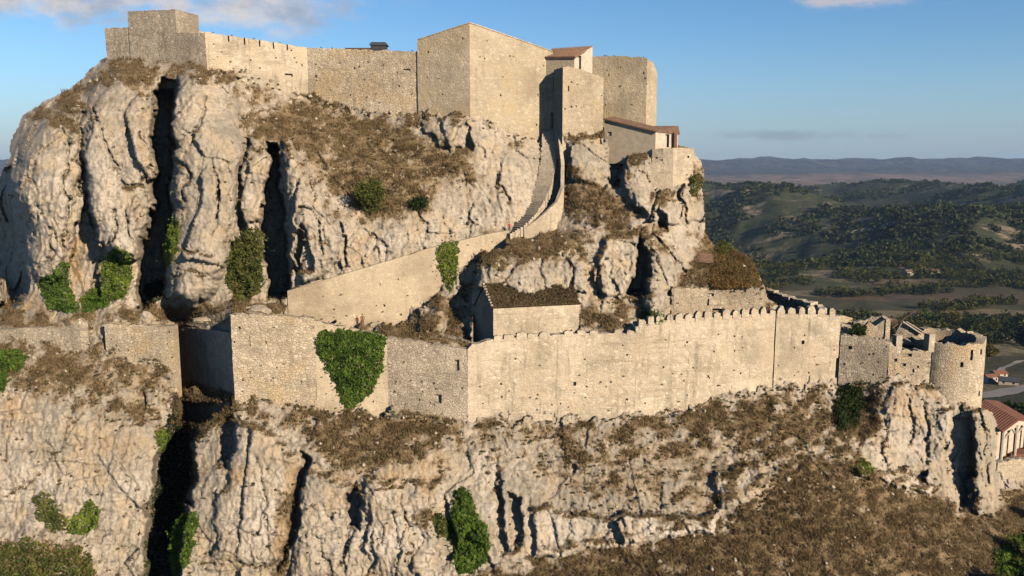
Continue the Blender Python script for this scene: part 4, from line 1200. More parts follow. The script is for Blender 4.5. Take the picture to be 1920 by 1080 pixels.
MB().slab([V(1660, 606, 128), V(1684, 606, 127), V(1683, 599, 130), V(1661, 594, 131)], .2).build('roof_scrap', M['tiles'], e)

# chapel
e = thing('turf_roofed_chapel', V(985, 632, 116), 'small gabled stone chapel whose roof is covered in brown turf', 'chapel')
wall('gable_wall', WALLS['chapel_gable'], M['stone_grey'], .7, 2, .0, parent=e, seed=34, rough=.03)
wall('front_wall', WALLS['chapel_front'], M['stone_new'], .7, 2, .05, parent=e, seed=35)
eL, eR = V(923, 577, 113.1), V(1089, 569, 116.4)
apex = V(906, 532, 115.5)
rR = apex + (eR - eL); rR = V(1062, 529, 118.8)
bl = V(889, 572, 118)
roof = MB().slab([eL, eR, rR, apex], .3).build('roof', M['grass_dry'], e)
MB().slab([apex, rR, rR + (bl - apex), bl], .3).build('rear_roof', M['grass_dry'], e)
vb = MB()
for k in range(9):
    p = apex.lerp(eL, (k + .3) / 9)
    vb.box(p + Vector((random.uniform(-.05, .05), -.05, .12)), (.34, .34, .22), random.uniform(0, 1.5))
vb.build('verge_stones', M['stone_new'], e)
CHAPEL_ROOF = (eL, eR, rR, apex, e, roof)
# barn under the overgrown slope
e = thing('sunken_barn', V(1348, 604, 124.3), 'square rubble barn front with a dark window, overgrown with rusty brush on top', 'barn')
wall('front_wall', WALLS['barn_front'], M['stone_rubble'], .8, 2, .2, parent=e, seed=36, holes=[(1347, 583, 1.8, .75, .7), (1332, 553, 1.0, .5, .35), (1395, 545, .5, .5, .3)])
wall('side_wall', [(1263, 541, 612, 124.6), (1264, 538, 612, 130)], M['stone_grey'], .8, 2, .2, parent=e, seed=37)
MB().slab([V(1296, 492, 130.2), V(1338, 492, 129.8), V(1336, 476, 132), V(1300, 474, 132.4)], .2).build('tile_scrap', M['tiles'], e)
mb = MB(); mb.box(V(1346, 566, 124.2) + Vector((0, .2, 0)), (2.8, .5, .9), .03); mb.build('plaster_patch', M['stone_new'], e)

# right-hand old wall below the crag
o = wall('old_wall', [(1868, 868, 940, 124.2), (1900, 862, 930, 125), (1960, 858, 930, 126.5), (2080, 850, 920, 130)], M['stone_rubble'], 1, 3, .35, seed=38)
tag(o, 'rubble wall at the photo edge running below the tiled porch house', 'wall')

# terrace stones
def boulder(name, label, c, size, seed, mat=None):
    n1_, n2_ = 14, 9
    v = []; f = []
    for j in range(n2_ + 1):
        th = PI * j / n2_
        for i in range(n1_):
            ph = 2 * PI * i / n1_
            d_ = np.array([math.sin(th) * math.cos(ph), math.sin(th) * math.sin(ph), math.cos(th)])
            r = 1 + .5 * float(perlin(d_[0] * 1.3 + seed, d_[1] * 1.3, d_[2] * 1.3, seed)) + .25 * float(perlin(d_[0] * 3.3 + seed, d_[1] * 3.3, d_[2] * 3.3, seed))
            v.append(tuple(np.array(c) + d_ * r * np.array(size)))
    for j in range(n2_):
        for i in range(n1_):
            f.append((j * n1_ + i, (j + 1) * n1_ + i, (j + 1) * n1_ + (i + 1) % n1_, j * n1_ + (i + 1) % n1_))
    o = mesh_obj(name, v, f, mat or M['rock'])
    return tag(o, label, 'rock')


boulder('boulder', 'upright pale boulder casting a dark shadow on the grassy terrace', V(275, 597, float(ground_Y(275, 600)) - .6), (.9, .7, 1.2), 3)
boulder('boulder', 'slanting wedge of pale rock on top of the bastion corner', V(485, 583, 113.5), (1.7, .9, .8), 8)
boulder('boulder', 'pale slab on the terrace crest between boulder and bastion', V(378, 600, 114.4), (1.4, .8, .35), 12)

# ---------------------------------------------------------------- leaves and grass
def leaf_quads(c, size, asp=.55, up=0.0):
    n = len(c)
    t1 = rng.normal(size=(n, 3)); t1[:, 2] += up
    t1 /= np.linalg.norm(t1, axis=1, keepdims=True)
    t2 = np.cross(t1, rng.normal(size=(n, 3))); t2 /= np.linalg.norm(t2, axis=1, keepdims=True) + 1e-9
    s = np.asarray(size).reshape(-1, 1)
    v = np.stack([c + t1 * s, c + t2 * s * asp, c - t1 * s, c - t2 * s * asp], 1).reshape(-1, 3)
    f = np.arange(4 * n).reshape(-1, 4)
    return v, f


def pts_in_poly(poly, n):
    poly = np.asarray(poly, float)
    lo, hi = poly.min(0), poly.max(0)
    out = np.zeros((0, 2))
    while len(out) < n:
        q = rng.uniform(lo, hi, (n * 2, 2))
        wv = 9 * np.stack([fbm(q[:, 0] / 16, q[:, 1] / 16, 0 * q[:, 0] + 1.5, 3, .6, 61), fbm(q[:, 0] / 16, q[:, 1] / 16, 0 * q[:, 0] + 8.5, 3, .6, 62)], -1)
        d = sdf(q[:, 0] + wv[:, 0], q[:, 1] + wv[:, 1], poly)
        out = np.concatenate([out, q[d > 0]])
    return out[:n]


def hanging_plant(name, label, cat, poly, thick, n, leaf, mat, group=None, lumps=18, Yfn=None, up=0.0, parent=None):
    """leaf mass rooted on the rock or wall behind it: its outline in elevation is poly, its body stands out by thick metres"""
    n = int(n * 1.3)
    q = pts_in_poly(poly, n)
    far_ = rng.uniform(0, 1, n) < .07
    q = q + far_[:, None] * rng.normal(size=(n, 2)) * 9
    d = sdf(q[:, 0], q[:, 1], poly)
    dm = max(d.max(), 1)
    bulge = np.sqrt(np.clip(d / dm, .02, 1))
    lump = .65 + .75 * fbm(q[:, 0] / lumps, q[:, 1] / lumps, 0 * d + 3, 3, .6, 71)
    h = thick * bulge * np.clip(lump, .1, 1.4)
    r = rng.uniform(0, 1, n) ** .45
    Y0 = (Yfn or surf_Y)(q[:, 0], q[:, 1])
    Yq = Y0 - .15 - h * r
    c = P(q[:, 0], q[:, 1], Yq)
    sz = leaf * (.6 + .75 * rng.uniform(0, 1, n) ** 2)
    v, f = leaf_quads(c, sz, .6, up)
    tone = np.clip(.25 + .5 * rng.uniform(0, 1, n) + .9 * fbm(q[:, 0] / 26, q[:, 1] / 26, 0 * d + 9, 3, .6, 72), 0, 1)
    o = mesh_obj(name, v, f, mat, parent, attrs={'tone': np.repeat(tone, 4)})
    if parent is None:
        tag(o, label, cat, group)
    return o


ivy = hanging_plant('ivy', 'big heart shaped dark green ivy hanging over the wall right of the bastion', 'ivy',
                    [(590, 634), (604, 622), (628, 624), (640, 614), (660, 622), (676, 618), (694, 626), (706, 622), (726, 634), (722, 668), (708, 712), (690, 742), (664, 766), (650, 766), (634, 732), (612, 690), (596, 664)], 1.5, 6500, .2, M['leaf_green'])
hanging_plant('ivy', 'bright green ivy hanging down the upper ramp wall above the chapel shadow', 'ivy',
              [(818, 462), (838, 452), (858, 456), (862, 490), (856, 520), (842, 546), (832, 530), (820, 500)], .8, 1500, .18, M['leaf_bright'])
hanging_plant('ivy', 'tall olive green ivy mass on the rock between the pillars left of the ramp wall', 'ivy',
              [(430, 470), (452, 438), (480, 420), (494, 440), (496, 500), (488, 545), (468, 565), (440, 562), (424, 530)], 2.0, 3600, .22, M['leaf_olive'], Yfn=lambda x, y: np.minimum(surf_Y(x, y), 118.8))
hanging_plant('ivy', 'narrow bright ivy strip on the edge of the dark cleft', 'ivy', [(312, 430), (322, 410), (336, 416), (336, 450), (326, 490), (312, 504), (306, 480)], 1.0, 1100, .17, M['leaf_bright'],
              Yfn=lambda x, y: np.minimum(ground_Y(x, y), 121.5))
hanging_plant('ivy', 'green climber at the pillar foot beside the orange stained niche', 'climber', [(190, 480), (222, 462), (246, 478), (248, 520), (236, 556), (206, 566), (192, 540)], 1.3, 2200, .19, M['leaf_bright'])
hanging_plant('shrub', 'green shrub at the foot of the leftmost rock pillar', 'shrub', [(72, 530), (100, 512), (112, 490), (128, 496), (134, 540), (150, 575), (140, 590), (90, 578)], 1.5, 2200, .2, M['leaf_green'])
hanging_plant('shrub', 'low green shrub filling the shaded niche bottom between two climbers', 'shrub', [(152, 560), (175, 538), (196, 545), (206, 572), (180, 586), (155, 584)], 1.3, 1300, .2, M['leaf_green'])
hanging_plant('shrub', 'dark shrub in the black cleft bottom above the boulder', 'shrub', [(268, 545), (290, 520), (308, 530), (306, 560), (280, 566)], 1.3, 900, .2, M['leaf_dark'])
hanging_plant('shrub', 'bright shrub at the photo edge below the low field wall', 'shrub', [(-60, 660), (-10, 655), (30, 652), (50, 665), (40, 690), (14, 700), (10, 730), (-10, 745), (-60, 740)], 1.8, 2600, .22, M['leaf_green'])
hanging_plant('shrub', 'olive yellow shrub on the pale lower cliff, left of a brighter one', 'shrub', [(60, 930), (84, 918), (100, 936), (118, 962), (128, 990), (100, 1000), (70, 975)], .9, 800, .2, M['leaf_olive'], lumps=9)
hanging_plant('shrub', 'bright green shrub on the pale lower cliff beside the olive one', 'shrub', [(120, 972), (146, 966), (160, 946), (172, 932), (182, 950), (186, 984), (158, 1004), (126, 1000)], .9, 900, .18, M['leaf_bright'], lumps=9)
hanging_plant('shrub', 'undergrowth darkened for shade, covering the back of the long black lower cleft', 'shrub', [(318, 775), (350, 790), (362, 850), (352, 940), (338, 1030), (300, 1030), (284, 960), (300, 860)], 1.2, 5200, .24, leaf_mat('leaf_shade', (.008, .014, .006), (.03, .04, .014)), Yfn=ground_Y)  # real greenery, but leaves coloured near black to imitate the cleft's shade
hanging_plant('shrub', 'wide dark shrub thicket along the photo bottom under the yellow green shrub', 'shrub', [(-60, 1030), (20, 1020), (50, 1006), (100, 1030), (150, 1020), (176, 1050), (180, 1120), (-60, 1130)], 1.6, 3600, .22, M['leaf_olive'])
hanging_plant('shrub', 'tall green shrub growing on the cliff face below the white streak', 'shrub',
              [(850, 925), (866, 912), (884, 930), (892, 958), (912, 980), (920, 1020), (912, 1050), (890, 1074), (862, 1076), (846, 1050), (852, 1016), (836, 990), (848, 965)], 2.0, 4200, .2, M['leaf_green'])
hanging_plant('shrub', 'dull yellow bush touching the left flank of the tall cliff shrub', 'shrub', [(806, 970), (830, 962), (846, 985), (838, 1010), (818, 995)], .8, 600, .18, M['leaf_olive'])
hanging_plant('shrub', 'green shrub climbing the right side of the black lower cleft', 'shrub', [(330, 975), (352, 955), (372, 960), (366, 1010), (350, 1060), (322, 1090), (318, 1030)], 1.4, 1700, .2, M['leaf_green'], Yfn=lambda x, y: np.minimum(ground_Y(x, y), 103.5))
hanging_plant('shrub', 'dark ferny growth filling the bottom of the black lower cleft', 'shrub', [(272, 1020), (300, 1000), (326, 1030), (330, 1120), (270, 1130)], 1.8, 1500, .22, M['leaf_dark'])
hanging_plant('shrub', 'small green tuft on the left lip of the black lower cleft', 'shrub', [(292, 815), (308, 800), (320, 812), (318, 840), (300, 850)], .8, 500, .17, M['leaf_bright'])
hanging_plant('shrub', 'brown and green brush hanging into the top of the black lower cleft', 'shrub', [(330, 735), (360, 712), (392, 726), (438, 734), (448, 770), (410, 790), (370, 830), (330, 800), (322, 760)], 1.8, 3000, .22, M['scrub'])
hanging_plant('shrub', 'dark green bush on the rock just below the dim wall section', 'shrub', [(1566, 735), (1590, 718), (1616, 724), (1624, 760), (1606, 800), (1576, 812), (1560, 780)], 1.6, 2200, .22, M['leaf_dark'])
hanging_plant('shrub', 'green weeds on the pale rock ledge below the round tower', 'shrub', [(1604, 872), (1622, 858), (1640, 874), (1636, 890), (1610, 890)], .6, 500, .17, M['leaf_bright'])
hanging_plant('shrub', 'dark leafy bush at the photo edge, low on the grass slope', 'shrub', [(1866, 1030), (1895, 1000), (1930, 985), (1990, 1000), (1990, 1110), (1880, 1110), (1862, 1070)], 2.2, 3000, .24, M['leaf_green'])
hanging_plant('shrub', 'yellow brown brush covering the earth roof over the sunken barn', 'brush', [(1330, 520), (1336, 486), (1352, 462), (1392, 472), (1414, 500), (1432, 530), (1428, 542), (1330, 542)], 1.0, 5200, .22, M['leaf_rust'], up=.8)
hanging_plant('shrub', 'green yellow bush on the ridge behind the brown brush', 'bush', [(1340, 470), (1346, 450), (1366, 456), (1380, 470), (1360, 482)], .8, 900, .2, M['leaf_olive'])
hanging_plant('shrub', 'green creeper at the foot of the square outcrop left of the barn', 'shrub', [(1196, 588), (1222, 580), (1246, 588), (1244, 602), (1206, 604)], .5, 500, .16, M['leaf_green'])
hanging_plant('shrub', 'dark bush draped over the broken turret stub', 'bush', [(1592, 622), (1606, 606), (1626, 612), (1624, 638), (1600, 642)], .8, 900, .18, M['leaf_dark'], Yfn=lambda x, y: 0 * x + 122.6)
hanging_plant('shrub', 'small dark shrub clinging to the right edge of the upper crag', 'shrub', [(1292, 330), (1310, 322), (1318, 345), (1308, 370), (1294, 362)], .8, 700, .18, M['leaf_olive'])


def round_bush(name, label, px, py, rpx, hpx, n, leaf, mat, cat='bush'):
    Y = float(ground_Y(px, py + hpx * .9)) - .6
    c = P(px, py, Y); rx = rpx * Y / F; rz = hpx * Y / F
    e = thing(name, (float(c[0]), float(c[1]), float(c[2] - rz)), label, cat)
    k = 12
    cen = rng.normal(size=(k, 3)); cen /= np.linalg.norm(cen, axis=1, keepdims=True); cen *= .55 * rng.uniform(.5, 1.2, (k, 1)); cen[:, 2] = cen[:, 2] * .8 + .05
    w_ = rng.integers(0, k, n)
    d = rng.normal(size=(n, 3)); d /= np.linalg.norm(d, axis=1, keepdims=True)
    p = cen[w_] + d * .48 * rng.uniform(.5, 1.05, (n, 1))
    pt = c + p * np.array([rx, rx, rz])
    v, f = leaf_quads(pt, leaf * rng.uniform(.6, 1.2, n), .5)
    tone = np.clip(rng.uniform(0, .7, n) + rng.uniform(-.2, .4, k)[w_], 0, 1)
    mesh_obj('foliage', v, f, mat, e, attrs={'tone': np.repeat(tone, 4)})
    b = MB()
    for q in range(5):
        a = rng.uniform(0, 2 * PI)
        b.bar(c + np.array([0, 0, -rz * 1.15]), c + np.array([math.cos(a) * rx * .5, math.sin(a) * rx * .5, rz * .1]), .07, 5, .03)
    b.build('stem', M['bark'], e)
    return e


round_bush('bush', 'large round olive bush on the brown grass slope under the rubble curtain wall', 690, 366, 42, 42, 4200, .2, M['leaf_olive'])
round_bush('bush', 'smaller dark green bush on the brown slope, just right of the large one', 786, 380, 21, 20, 1600, .18, M['leaf_dark'])

# ---------------------------------------------------------------- dry grass and scrub on the ledges
def scatter(n, weight, ymin=0):
    wgt = np.where(MASK & fm_pad, np.clip(weight, 0, None), 0) * (YT / 110) ** 2
    # leave out what stands behind masonry
    wgt = np.where(YS < YT - .3, 0, wgt)
    pr = wgt.ravel() / wgt.sum()
    k = rng.choice(pr.size, n, p=pr)
    jy, ix = np.unravel_index(k, wgt.shape)
    x = gx[ix] + rng.uniform(-GS / 2, GS / 2, n); y = gy[jy] + rng.uniform(-GS / 2, GS / 2, n)
    return x, y


fm_pad = np.zeros_like(MASK); fm_pad[:-1, :-1] = fm
vnoise = np.clip(.55 + 1.5 * fbm(PX / 22, PY / 16, 0 * PX + 4, 4, .6, 81), 0, 1.6)
dens = np.clip(veg - .3, 0, 1) * vnoise * np.where(PX > 1990, .3, 1) * np.where(PX < -80, .3, 1) * np.where(PY > 1120, .3, 1)


def grass(n, h0, h1, name, mat, label, weight):
    x, y = scatter(n, weight)
    base = P(x, y, ground_Y(x, y) - .05)
    nb = 5
    c = np.repeat(base, nb, 0) + rng.normal(size=(n * nb, 3)) * np.array([.22, .22, .03])
    hgt = np.repeat(rng.uniform(h0, h1, n), nb) * rng.uniform(.6, 1.2, n * nb)
    lean = rng.normal(size=(n * nb, 3)) * .45; lean[:, 2] = 1
    wv = rng.normal(size=(n * nb, 3)); wv[:, 2] *= .1; wv /= np.linalg.norm(wv, axis=1, keepdims=True)
    wd = (.05 * rng.uniform(.6, 1.6, n * nb))[:, None]
    v = np.stack([c - wv * wd, c + wv * wd, c + lean * hgt[:, None]], 1).reshape(-1, 3)
    f = np.arange(len(v)).reshape(-1, 3)
    tone = np.clip(np.repeat(.35 + .6 * fbm(x / 40, y / 30, 0 * x, 3, .6, 82), nb) + rng.uniform(-.25, .35, n * nb), 0, 1)
    o = mesh_obj(name, v, f, mat, None, attrs={'tone': np.repeat(tone, 3)})
    return tag(o, label, 'grass', kind='stuff')


grass(52000, .2, .5, 'dry_grass', M['grass_dry'], 'short dry brown grass on the slopes and ledges of the crag', dens)


def scrub(n, r0, r1, k, leaf, name, mat, label, weight):
    x, y = scatter(n, weight)
    base = P(x, y, ground_Y(x, y) - .1)
    R = rng.uniform(r0, r1, n) * rng.uniform(.7, 1.3, n)
    d = rng.normal(size=(n * k, 3)); d /= np.linalg.norm(d, axis=1, keepdims=True); d[:, 2] = np.abs(d[:, 2]) * .8
    c = np.repeat(base, k, 0) + d * (np.repeat(R, k) * rng.uniform(.3, 1, n * k))[:, None]
    v, f = leaf_quads(c, leaf * rng.uniform(.6, 1.3, n * k), .4, .5)
    tone = np.clip(np.repeat(rng.uniform(0, .8, n), k) + rng.uniform(-.2, .2, n * k), 0, 1)
    o = mesh_obj(name, v, f, mat, None, attrs={'tone': np.repeat(tone, 4)})
    return tag(o, label, 'scrub', kind='stuff')


rx_ = sstep(PX, 900, 1050) * sstep(PY, 760, 800)
scr_w = (.03 + np.clip(veg, 0, .8) * vnoise) * (PY > 200) * np.where((PY > 700), .8, .22) * (1 - .75 * soft(VEG[13][0])) * np.where(PX > 1990, .3, 1) * np.where(PX < -80, .3, 1) * np.where(PY > 1120, .3, 1)
foot = np.zeros_like(YB)
for nm in ('west_wall', 'bastion', 'ivy_wall', 'rough_wall', 'main_wall', 'crest_wall', 'crest_wall_east', 'dim_wall', 'ramp_wall', 'curtain', 'curtain_rear', 'keep'):
    pts = WALLS[nm]; xs = [p[0] for p in pts]
    dy_ = PY - np.interp(PX, xs, [p[2] for p in pts])
    foot = np.maximum(foot, ((PX > xs[0]) & (PX < xs[-1])) * np.exp(-((dy_ - 6) / 9) ** 2))
scr_w = scr_w + .55 * foot * vnoise
scrub(2300, .18, .45, 26, .13, 'brown_scrub', M['scrub'], 'low brown scrub bushes dotted over the cliff and slopes', scr_w)
scrub(500, .2, .5, 26, .13, 'green_scrub', M['leaf_olive'], 'scattered small green weeds growing from rock cracks and ledges', scr_w * (.2 + .8 * (PY > 620)))
# weeds on the wall heads and in their joints
wp_ = []
for nm in ('west_wall', 'bastion', 'ivy_wall', 'rough_wall', 'main_wall', 'crest_wall', 'crest_wall_east', 'dim_wall', 'tower_flank', 'ramp_wall', 'curtain', 'curtain_rear', 'back_tower', 'barn_front'):
    pts = WALLS[nm]; xs = [p[0] for p in pts]
    for _ in range(max(4, int((xs[-1] - xs[0]) / 15))):
        x = rng.uniform(xs[0], xs[-1]); tp = np.interp(x, xs, [p[1] for p in pts]); bs = np.interp(x, xs, [p[2] for p in pts])
        u = rng.uniform(0, 1)
        onface = u > .55
        wp_.append(P(x, tp + (0 if not onface else (bs - tp) * rng.uniform(.1, 1) ** .6), float(wall_Y(pts, x)) + (.3 if not onface else -.05)))
wp_ = np.array(wp_); n = len(wp_); k = 22
R = rng.uniform(.1, .3, n)
dd = rng.normal(size=(n * k, 3)); dd /= np.linalg.norm(dd, axis=1, keepdims=True); dd[:, 2] = np.abs(dd[:, 2]); dd[:, 1] = -np.abs(dd[:, 1])
cc = np.repeat(wp_, k, 0) + dd * (np.repeat(R, k) * rng.uniform(.2, 1, n * k))[:, None]
v, f = leaf_quads(cc, .09 * rng.uniform(.6, 1.3, n * k), .4, .6)
o = mesh_obj('wall_weeds', v, f, M['scrub'], None, attrs={'tone': np.clip(np.repeat(rng.uniform(0, .8, n), k) + rng.uniform(-.2, .2, n * k), 0, 1).repeat(4)})
tag(o, 'small dry weeds growing on wall heads and in wall joints', 'weeds', kind='stuff')
# fallen stones
n = 2600
x, y = scatter(n, (.12 + np.clip(veg, 0, .7)) * (slope > .12) * vnoise + .8 * foot)
c = P(x, y, ground_Y(x, y))
r_ = .07 + .36 * rng.uniform(0, 1, n) ** 4
ico = np.array([(0, 0, 1), (.9, 0, .25), (.3, .85, .3), (-.75, .5, .2), (-.7, -.55, .3), (.3, -.9, .2), (0, 0, -.8)])
tri = np.array([(0, 1, 2), (0, 2, 3), (0, 3, 4), (0, 4, 5), (0, 5, 1), (6, 2, 1), (6, 3, 2), (6, 4, 3), (6, 5, 4), (6, 1, 5)])
v = (ico[None] * rng.uniform(.6, 1.3, (n, 7, 1)) * rng.uniform(.6, 1.4, (n, 1, 3)) * r_[:, None, None] + c[:, None, :]).reshape(-1, 3)
f = (tri[None] + 7 * np.arange(n)[:, None, None]).reshape(-1, 3)
tag(mesh_obj('fallen_stones', v, f, M['step_stone']), 'pale stones fallen from the walls lying on the slopes', 'stones', kind='stuff')
# turf on the chapel roof
eL, eR, rR, apex, che, croof = CHAPEL_ROOF
u = rng.uniform(0, 1, 2600); vv = rng.uniform(0, 1, 2600)
c = np.array(eL) + u[:, None] * np.array(eR - eL) + vv[:, None] * np.array(apex - eL)
hgt = rng.uniform(.12, .34, 2600)[:, None]; lean = rng.normal(size=(2600, 3)) * .5; lean[:, 2] = 1
wv = rng.normal(size=(2600, 3)); wv[:, 2] = 0; wv /= np.linalg.norm(wv, axis=1, keepdims=True)
v = np.stack([c - wv * .12, c + wv * .12, c + lean * hgt], 1).reshape(-1, 3)
mesh_obj('roof_turf', v, np.arange(len(v)).reshape(-1, 3), M['scrub'], che, attrs={'tone': np.repeat(rng.uniform(0, .7, 2600), 3)})

# ---------------------------------------------------------------- the valley and the hills behind
NA, NR = 760, 620
th = np.radians(np.linspace(-47, 47, NA)); rr = 45 * (17000 / 45) ** np.linspace(0, 1, NR)
TH, RR = np.meshgrid(th, rr)
BX = RR * np.tan(TH); BY = RR.copy()


def land(x, y):
    r = y
    base = np.interp(r, [40, 150, 185, 260, 420, 620, 850, 1150, 1500, 2200, 3000, 3700, 4400, 6000, 8500, 11000, 13500, 17000],
                     [-66, -64, -67, -84, -118, -146, -158, -164, -150, -122, -108, -104, -112, -86, -40, 60, 210, 260])
    m1 = sstep(r, 1150, 1900) * (1 - sstep(r, 3500, 4600))
    wx = x + 260 * perlin(x / 900, y / 900, 0 * x, 91); wy = y + 260 * perlin(x / 900, y / 900, 0 * x + 5, 92)
    rid = 1 - np.abs(perlin(wx / 820, wy / 1300, 0 * x + 2, 93)) * 2.6
    h = base + m1 * (150 * (rid - .52) + 46 * fbm(wx / 330, wy / 420, 0 * x + 1, 4, .5, 94))
    h = h + sstep(r, 400, 900) * (1 - m1) * 5 * fbm(x / 160, y / 160, 0 * x, 3, .5, 95)
    far = sstep(r, 4200, 6000)
    h = h + far * (60 * fbm(x / 1500, y / 1500, 0 * x, 4, .55, 96)) * np.interp(r, [4200, 9000, 13000], [.6, 1.0, 2.6])
    h = h + 2.0 * fbm(x / 40, y / 40, 0 * x, 3, .5, 97) * sstep(r, 180, 500)
    return h


BZ = land(BX, BY)
m_, t = new_mat('countryside')
pos = t.n('ShaderNodeNewGeometry').outputs['Position']
spx = t.n('ShaderNodeSeparateXYZ'); t.l(pos, spx.inputs[0])
yy = spx.outputs[1]
pxy = t.scale(pos, (.001, .001, .001))
nA = t.noise(pxy, 3.2, 6, .62); nB = t.noise(pxy, 11, 7, .74); nC = t.noise(pxy, 45, 6, .75)
forest_shadow = t.mix(t.ramp(nC, .4, .65), (.028, .038, .015), (.12, .11, .045))  # dark woods, their patches also standing in for shadows on the hills
ground = t.mix(t.ramp(nB, .4, .62), (.12, .095, .05), (.32, .245, .15))
hillc = t.mix(t.ramp(t.m('ADD', t.m('MULTIPLY', nA, .55), t.m('MULTIPLY', nB, .45)), .51, .60), forest_shadow, ground)
hillc = t.mix(t.m('MULTIPLY', t.ramp(nC, .5, .58), .75), hillc, (.022, .032, .014))
vo = t.n('ShaderNodeTexVoronoi', feature='F1'); t.l(t.scale(pos, (.0048, .011, 0)), vo.inputs['Vector']); vo.inputs['Scale'].default_value = 1
fld = t.n('ShaderNodeSeparateColor'); t.l(vo.outputs['Color'], fld.inputs[0])
fcol = t.mix(fld.outputs[0], (.055, .06, .025), (.125, .085, .05))
fcol = t.mix(t.ramp(fld.outputs[1], .75, .8), fcol, (.19, .15, .08))
fcol = t.mix(t.m('MULTIPLY', t.ramp(nC, .5, .62), .6), fcol, (.05, .052, .02))
plat = t.mix(t.ramp(nB, .38, .62), (.26, .17, .12), (.15, .115, .08))
plat = t.mix(t.m('MULTIPLY', t.ramp(nA, .52, .6), .8), plat, (.05, .055, .04))
farc = t.mix(t.ramp(nB, .46, .6), (.03, .038, .035), (.12, .095, .075))
c = t.mix(t.ramp(yy, 1050, 1350), fcol, hillc)
c = t.mix(t.ramp(yy, 3700, 4400), c, plat)
c = t.mix(t.ramp(yy, 8600, 9800), c, farc)
finish(t, c, .95, nC, .3, 8)
M['countryside'] = m_
bi = np.arange(NA * NR).reshape(NR, NA)
bq = np.stack([bi[:-1, :-1], bi[:-1, 1:], bi[1:, 1:], bi[1:, :-1]], -1).reshape(-1, 4)
o = mesh_obj('ground', np.stack([BX, BY, BZ], -1).reshape(-1, 3), bq, M['countryside'], smooth=True, origin=(0, 0, 0))
tag(o, 'wide valley floor with fields rising to wooded hills and a far blue mountain line', 'ground', kind='structure')

# woods: crowns of leaf clumps
def crowns(px, py_, rad, hgt, k, leaf):
    n = len(px)
    pz = land(px, py_)
    d = rng.normal(size=(n * k, 3)); d /= np.linalg.norm(d, axis=1, keepdims=True)
    R = np.repeat(rad, k); H = np.repeat(hgt, k)
    q = d * rng.uniform(.45, 1.0, (n * k, 1))
    q *= (1 + .35 * fbm(np.repeat(px, k) * .3 + d[:, 0] * 1.6, d[:, 1] * 1.6, d[:, 2] * 1.6, 2, .5, 99))[:, None]
    c = np.stack([np.repeat(px, k) + q[:, 0] * R, np.repeat(py_, k) + q[:, 1] * R, np.repeat(pz, k) + H * (.55 + .5 * q[:, 2])], -1)
    return leaf_quads(c, np.repeat(leaf, k) * rng.uniform(.7, 1.3, n * k), .8)


nW = 5200
ax_ = rng.uniform(.22, .70, nW * 4); dist = rng.uniform(560, 1500, nW * 4)
wx_ = ax_ * dist
pw_ = fbm(wx_ / 130, dist / 75, 0 * dist, 3, .6, 101)
band = np.exp(-((dist - 800 - 60 * perlin(wx_ / 200, 0 * wx_, 0 * wx_, 7)) / 55) ** 2) * 1.2
keep = (pw_ + band + .25 * sstep(dist, 1000, 1250)) > .28
wx_, dist = wx_[keep][:nW], dist[keep][:nW]
n = len(wx_)
rad = rng.uniform(2.2, 5.0, n); hg = rad * rng.uniform(1.7, 2.8, n)
v, f = crowns(wx_, dist, rad, hg, 34, rad * .26)
tone = np.clip(np.repeat(rng.uniform(0, 1, n) ** 2 + .5 * fbm(wx_ / 90, dist / 60, 0 * dist, 2, .5, 102), 34) + rng.uniform(-.12, .12, n * 34), 0, 1)
o = mesh_obj('valley_wood', v, f, leaf_mat('leaf_valley', (.012, .024, .012), (.15, .14, .025)), None, attrs={'tone': np.repeat(tone, 4)})
tag(o, 'dark green and yellowing trees in rows across the valley floor', 'wood', kind='stuff')
nH = 11000
ax_ = rng.uniform(.2, .70, nH * 4); dist = rng.uniform(1350, 3900, nH * 4); wx_ = ax_ * dist
keep = fbm(wx_ / 260, dist / 260, 0 * dist, 4, .6, 103) > .0
wx_, dist = wx_[keep][:nH], dist[keep][:nH]; n = len(wx_)
rad = rng.uniform(3.5, 8.0, n)
v, f = crowns(wx_, dist, rad, rad * 1.5, 12, rad * .5)
tone = np.clip(np.repeat(rng.uniform(0, 1, n) ** 2, 12), 0, 1)
o = mesh_obj('hill_wood', v, f, leaf_mat('leaf_hill', (.02, .034, .011), (.11, .115, .035)), None, attrs={'tone': np.repeat(tone, 4)})
tag(o, 'dark pine and oak scrub covering the hills beyond the valley', 'wood', kind='stuff')


